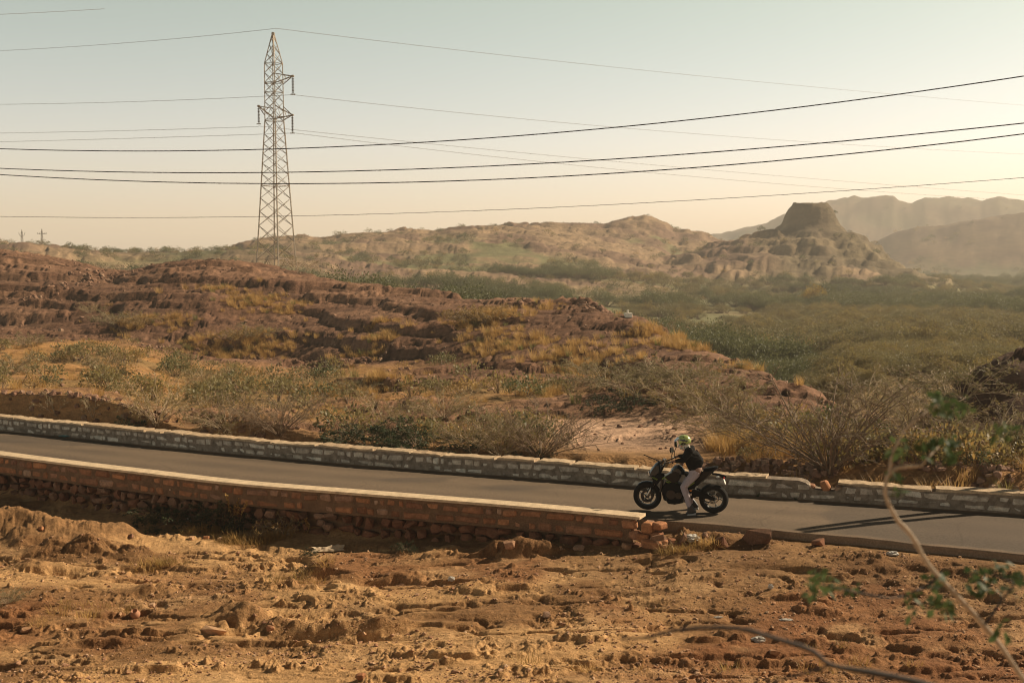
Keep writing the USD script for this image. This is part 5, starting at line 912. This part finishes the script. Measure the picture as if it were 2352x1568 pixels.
he = obj('helmet', (hs.vert_properties[:, :3], hs.tri_verts), helm, rider, smooth=40)
vis = mat('visor_glass', {'f': ('fresnel', {'IOR': 1.5}), 't': ('transparent_bsdf', {'color': (.62, .6, .55)}), 'gl': ('glossy_bsdf', {'roughness': .05}), 'm': ('mix_closure', {})}, [('f.fac', 'm.fac'), ('t.BSDF', 'm.closure1'), ('gl.BSDF', 'm.closure2')], out='m.closure')
vv, n = [], 9
for i, e in enumerate(np.linspace(0, 1, 5)):
    for a in np.linspace(-1.15, 1.15, n): vv.append(headc + [-.012 + math.cos(a) * (.155 + .075 * e), math.sin(a) * (.13 - .01 * e), .105 - .09 * e])
i, j = np.meshgrid(np.arange(4), np.arange(n - 1), indexing='ij'); q = np.stack([i * n + j, i * n + j + 1, (i + 1) * n + j + 1, (i + 1) * n + j], -1).reshape(-1, 4); obj('visor', (np.array(vv), q), vis, he, smooth=True)
scm = mat('patterned_scarf', {'g': ('texture_coordinate', {}), 'n': ('noise_texture', {'scale': 26.0, 'detail': 3.0}), 'r': ('rgb_ramp', {'ramp': [(.35, (.06, .07, .05)), (.47, (.30, .28, .22)), (.58, (.62, .56, .48)), (.66, (.45, .06, .04))]}), 'p': ('principled_bsdf', {'roughness': .9})}, [('g.object', 'n.vector'), ('n.fac', 'r.fac'), ('r.color', 'p.base_color')])
sc_ = soft(m3.Manifold.batch_hull([sph(p, r) for p, r in ((headc + [.035, 0, -.075], .078), (headc + [.02, 0, -.11], .08), (neckb + [.02, 0, .04], .082))]), .016, 3); sv_ = sc_.vertices; sc_.vertices = sv_ + sc_.vertex_normals * ((fbm(sv_ * 22, 3, 3) - .5) * .03)[:, None]; obj('scarf', sc_, scm, rider, smooth=True)
obj('helmet_strap', tube([headc + [-.02, .118, -.03], headc + [.02, .10, -.10], headc + [.07, .03, -.13]], .006, 5), green, rider)

# ------------------------------------------------------------------ small things on the ground
rng = np.random.default_rng(909)
def boulder(px, py, size, rot, label, mt=None, tilt=0.0, name='boulder', cat='rock', sink=.25, seed=1):
    p = hit(px, py, 13.5, 32); r = np.random.default_rng(seed); v, f = rock(r, size, 13); R = rotm([0, 0, 1], rot) @ rotm([0, 1, 0], tilt)
    return obj(name, moved((v, f), R, p + [0, 0, size[2] * (.5 - sink)]), mt or m_red_dark, label=label, category=cat)
boulder(1738, 1245, (.86, .4, .42), -.25, 'largest red boulder lying at the road edge right of the wall end', tilt=-.1, seed=4)
boulder(1664, 1254, (.46, .36, .38), .3, 'pointed red boulder left of the largest boulder at the road edge', tilt=.2, seed=5)
boulder(1885, 1254, (.42, .3, .24), .1, 'small dark boulder lying alone at the road edge right of the others', seed=6)
boulder(503, 1452, (.62, .3, .26), .1, 'flat pale slab of stone leaning on the dirt mound in the foreground', m_stone, -.15, seed=7, sink=.2)
boulder(1170, 1258, (.36, .24, .24), .4, 'triangular stone on the dirt mound in front of the near wall', m_stone, seed=8)
boulder(1512, 1250, (.78, .36, .3), -.1, 'long red block fallen at the foot of the broken wall end', seed=9, sink=.15); boulder(1570, 1246, (.34, .22, .3), .8, 'steep wedge of red stone right of the fallen block', tilt=.5, seed=10)
boulder(1620, 1232, (.18, .16, .16), .8, 'small dark red stone above the white litter by the wall end', seed=11); boulder(1255, 1416, (.2, .16, .14), .8, 'lone rounded stone in the middle of the foreground dirt', m_stone_dark, seed=12)
for k, (a, b, w, lab) in enumerate([(300, 1232, .2, 'pale loose stone at the right foot of the left dirt heap'), (440, 1238, .22, 'left of the pale stones on the straw below the green acacias'), (475, 1236, .2, 'middle of the pale stones on the straw below the green acacias'), (505, 1238, .16, 'right of the pale stones on the straw below the green acacias'),
        (95, 1215, .22, 'red stone lodged on the left dirt heap'), (350, 1392, .2, 'red stone above the clay pot'), (620, 1445, .2, 'stone right of the leaning slab at the foot of the mound'), (60, 1450, .22, 'stone near the left edge of the lower foreground'), (1330, 1262, .3, 'flat stone in the shade left of the fallen block'), (1440, 1258, .34, 'red stone just left of the long fallen block'),
        (2290, 1400, .14, 'dark stone in the lower right, right of the pale stem'), (1780, 1500, .2, 'red stone beside the dark twig in the lower right'), (830, 1555, .2, 'pale stone at the bottom edge left of centre')]):
    p = hit(a, b, 13.5, 32); obj('loose_stone', moved(rock(rng, (w, w * .7, w * .55), 24), rotm([0, 0, 1], rng.uniform(0, 6)), p + [0, 0, w * .1]), m_stone if k % 2 else m_red, label=lab, category='stone')
pot = np.array([(0, 0), (.05, .0), (.085, .04), (.095, .085), (.075, .125), (.045, .145), (.05, .165), (.06, .17), (.053, .172), (.04, .15), (.0, .1)])
p = hit(312, 1416, 13.5, 32); obj('clay_pot', moved(trimesh.creation.revolve(pot, sections=24), rotm([1, 0, 0], .5), p + [0, 0, -.01]), plain('terracotta', (.33, .15, .075), .8), smooth=50, label='small round terracotta pot lying in the dirt left of the mound', category='pot')
m_plastic = plain('pale_plastic', (.44, .41, .36), .5, vary=.15, scale=20); m_teal = plain('teal_plastic', (.09, .22, .22), .4); m_sack = plain('cream_sacking', (.50, .38, .25), .9, vary=.2)
def crumple(size, seed, amp=.5):
    m = trimesh.creation.icosphere(3); n = fbm(m.vertices * 2.6 + seed, 3, seed) - .5; k = np.abs(fbm(m.vertices * 4.5 + seed, 2, seed + 3) - .5); return m.vertices * (1 + amp * 2 * n - k * .8)[:, None] * np.asarray(size) / 2, m.faces
for a, b, sz, mt, lab, sd in [(1586, 1241, (.38, .22, .16), m_plastic, 'crumpled white plastic bag by the broken end of the wall', 1), (2050, 1274, (.24, .14, .1), m_plastic, 'white litter on the dirt left of the pale foreground branch', 2), (1742, 1472, (.24, .16, .1), m_plastic, 'white plastic scrap low in the foreground above the dark twig', 3), (1805, 1424, (.24, .08, .04), m_plastic, 'flat white paper strip in the lower right dirt', 4), (1650, 1418, (.16, .05, .03), m_plastic, 'thin white scrap left of the flat paper strip', 5),
                              (336, 1136, (.34, .2, .14), m_teal, 'teal plastic rag in the shade of the near wall', 6), (1036, 1332, (.14, .1, .1), m_plastic, 'small white wrapper at the hole in the foreground dirt', 7), (1770, 1350, (.1, .06, .1), m_plastic, 'tiny upright white scrap in the middle right of the dirt', 8), (440, 1195, (.3, .2, .1), m_plastic, 'grey plastic scrap under the green acacia by the wall', 9)]:
    p = hit(a, b, 13.5, 34); obj('litter', moved(crumple(sz, sd), None, p + [0, 0, sz[2] * .3]), mt, smooth=30, label=lab, category='litter')
p = onz(150, 1002, .02); obj('litter', moved(crumple((.5, .2, .05), 21), None, p + [0, 0, .02]), m_teal, smooth=30, label='teal plastic sheet on the road edge at the left, below the far wall', category='litter')
p = hit(748, 1264, 13.5, 34); g = np.linspace(-1, 1, 26); gx, gy = np.meshgrid(g, np.linspace(-1, 1, 12)); gzv = .05 * (1 - gy ** 2) + .16 * (fbm(P3(gx * 3, gy * 2.2, 1.0, 3), 3, 4) - .35) * (1 - np.abs(gy) ** 3); ed = 1 + .9 * (fbm(P3(gx, gy, 1.6, 8), 3, 3) - .5); gy = gy * (.55 + .9 * fbm(P3(gx, gx * 0, 2.2, 5), 2, 6)) + .5 * (fbm(P3(gx, gx * 0, 1.5, 9), 2, 7) - .5)
v, f = gridmesh(gx * .36 * ed, gy * .14 * ed + .04 * gx, np.maximum(gzv, 0)); obj('sacking', moved((v, f), rotm([0, 0, 1], .15), p + [0, 0, .01]), m_sack, smooth=True, label='crumpled cream sacking lying at the edge of the wall shade', category='cloth')
# plants in front of the near wall
g2 = 'plants along the near wall'
plant('green', 400, 1198, .72, 'spreading green acacia in the shade of the near wall, left plant', seed=0, sx=1.5, lo=13.5, hi=34, group=g2); plant('green', 515, 1205, .85, 'taller green acacia against the near wall, right of the other', seed=1, sx=1.1, lo=13.5, hi=34, group=g2)
plant('dry', 656, 1228, .62, 'dry straw coloured bush standing alone before the near wall', name='dry_shrub', seed=0, lo=13.5, hi=34, group=g2); plant('dry', 590, 1236, .32, 'small dry tuft left of the lone dry bush at the near wall', name='dry_shrub', seed=1, lo=13.5, hi=34, group=g2)
plant('green', 932, 1262, .27, 'small fresh green weed at the foot of the near wall', name='weed', seed=2, lo=13.5, hi=34, group=g2); plant('green', 712, 1274, .2, 'low green weed beside the cream sacking', name='weed', seed=0, lo=13.5, hi=34, group=g2); plant('grey', 18, 1385, .4, 'yellowish weed cut by the left edge in the foreground', name='weed', seed=0, lo=13.5, hi=34, group=g2)
def stalks(px, py, H, n, label, seed):
    r = np.random.default_rng(seed); p = hit(px, py, 13.5, 34); t = thing('dry_stalks', label, 'dry plant', p)
    for k in range(n):
        d = np.array([r.normal(0, .14), r.normal(0, .08), 1]); h = H * r.uniform(.55, 1.05); pts = [np.array([r.normal(0, .06), r.normal(0, .04), -.03])]
        for q in range(5): pts.append(pts[-1] + d / np.linalg.norm(d) * h / 5); d = d + np.array([r.normal(0, .08), r.normal(0, .06), 0])
        pts = np.array(pts); obj('stalk', tube(pts, np.linspace(.009, .005, 6), 5), m_leaf_dry, t); hd = np.array([pts[3], pts[4] + [.004, 0, 0], pts[5], pts[5] + (pts[5] - pts[4]) * .5])
        o = r.normal(0, 1, (60, 3)); u = r.uniform(0, 1, 60)[:, None]; b = pts[3] + (pts[5] - pts[3]) * u * 1.1; obj('seed_head', leaves(r, b, o * .6 + [0, 0, -.5], .06, .03), m_grass, t)
stalks(550, 1218, .95, 4, 'tall tan dry stalks with seed heads before the near wall', 3); stalks(705, 1225, .5, 2, 'two thin dry stalks right of the dry bush', 5)
straw = [dict(blades=(tuft(31, 60, .34, .25, 1.5), m_grass, False)), dict(blades=(tuft(32, 60, .28, .3, 1.45), m_leaf_dry, False))]
pp = []
for a, b, rad, n in [(470, 1222, .5, 30), (600, 1238, .6, 30), (540, 1240, .5, 24), (330, 1300, .7, 16), (700, 1330, 1.0, 10), (1560, 1262, .4, 10), (1620, 1250, .3, 12), (1900, 1520, 1.2, 8), (1300, 1540, 1.0, 6), (200, 1400, 1.0, 10)]:
    h = hit(a, b, 13.5, 34); o = rng.normal(0, .5, (n, 2)) * rad; pp.append(np.c_[h[0] + o[:, 0], h[1] + o[:, 1] * .6])
pp = np.vstack(pp); scatter('straw', straw, np.c_[pp, ground_at(pp[:, 0], pp[:, 1])], rng.integers(0, 2, len(pp)), rng.uniform(0, 6.28, len(pp)), rng.uniform(.4, .9, len(pp)))
# slender tree close to the camera: a pale leaning stem, forks and soft leaves
m_pale_bark = plain('pale_smooth_bark', (.29, .215, .14), .8, vary=.2, scale=25); m_dark_twig = plain('dark_twig', (.028, .019, .013), .8); m_near_leaf = leaf_mat('fresh_leaf', (.035, .06, .022), (.075, .11, .04), .35)
D = 4.3
def near(pts, d=D): return np.array([at(x, y, d + dd) for x, y, dd in [(q + (0,))[:3] for q in pts]])
tr_ = thing('slender_tree', 'slender pale stemmed tree leaning in from the lower right corner, out of focus', 'tree', (0, 0, 0))
base = np.array([2.35, 4.3, gz(2.35, 4.3) - .1])
def knotted(pts, r0, r1, n=26, seed=0):
    P = PchipInterpolator(np.arange(len(pts)), pts, axis=0)(np.linspace(0, len(pts) - 1, n)); r = np.linspace(r0, r1, n) * (1 + .22 * (noise(np.c_[np.arange(n) * .9, np.zeros(n), np.zeros(n) + seed], 3) - .5) * 2); return tube(P, r, 8)
obj('stem', knotted(np.vstack([[base], near([(2420, 1660), (2352, 1562), (2288, 1470), (2205, 1375), (2135, 1300), (2090, 1225), (2062, 1195), (2047, 1168), (2033, 1131), (2036, 1100), (2046, 1086)])]), .0115, .007, 40), m_pale_bark, tr_, smooth=True)
obj('branch', knotted(near([(2046, 1086), (2062, 1073), (2090, 1071), (2115, 1069), (2128, 1054), (2160, 1021, .1)]), .0075, .003, 14, 1), m_pale_bark, tr_, smooth=True); obj('branch', knotted(near([(2040, 1092), (2044, 1074), (2047, 1048), (2064, 1013), (2080, 985), (2110, 960), (2150, 930, .1), (2200, 912, .1)]), .0065, .002, 16, 2), m_pale_bark, tr_, smooth=True)
obj('branch', knotted(near([(2150, 1318), (2120, 1350), (2060, 1372, -.1), (1980, 1362, -.15), (1890, 1340, -.2)]), .005, .002, 12, 3), m_dark_twig, tr_, smooth=True); obj('branch', knotted(near([(2260, 1438), (2300, 1380), (2330, 1340), (2260, 1315, .1), (2222, 1320, .1)]), .006, .002, 12, 4), m_dark_twig, tr_, smooth=True)
r = np.random.default_rng(44)
for (x0, x1, y0, y1, n) in [(2115, 2203, 1003, 1053, 34), (2140, 2227, 907, 952, 34), (2044, 2082, 1012, 1042, 10), (2283, 2322, 965, 1002, 12), (2040, 2075, 1085, 1112, 7), (2055, 2080, 1120, 1136, 4), (1852, 1920, 1317, 1367, 22), (1930, 1975, 1340, 1360, 5), (2082, 2182, 1357, 1411, 26), (2217, 2360, 1294, 1362, 44), (2134, 2168, 1317, 1346, 8), (2280, 2320, 1420, 1470, 6)]:
    n = int(n * 1.9)
    pts = np.array([at(r.uniform(x0, x1), r.uniform(y0, y1), D + r.uniform(-.12, .12)) for _ in range(n)]); lv_ = leaves(r, pts, r.normal(0, 1, (n, 3)) + [0, 0, -.3], .042, .026, .1)
    obj('leaf_spray', lv_, m_near_leaf, tr_, kind='stuff')
tw = thing('bare_twig', 'dark bent twig hanging blurred across the bottom right of the foreground', 'twig', (0, 0, 0)); E_ = 3.4
b2 = np.array([1.75, 3.3, gz(1.75, 3.3) - .1])
obj('stem', knotted(np.vstack([near([(1425, 1466), (1480, 1464), (1550, 1447), (1630, 1440), (1700, 1443), (1767, 1462), (1866, 1494), (1907, 1526), (2002, 1544), (2092, 1562), (2240, 1620)], E_), [b2]]), .0035, .0125, 34, 7), m_dark_twig, tw, smooth=True); obj('side_twig', knotted(near([(1907, 1526), (1850, 1545), (1760, 1570), (1700, 1610)], E_), .005, .002, 8, 8), m_dark_twig, tw, smooth=True)
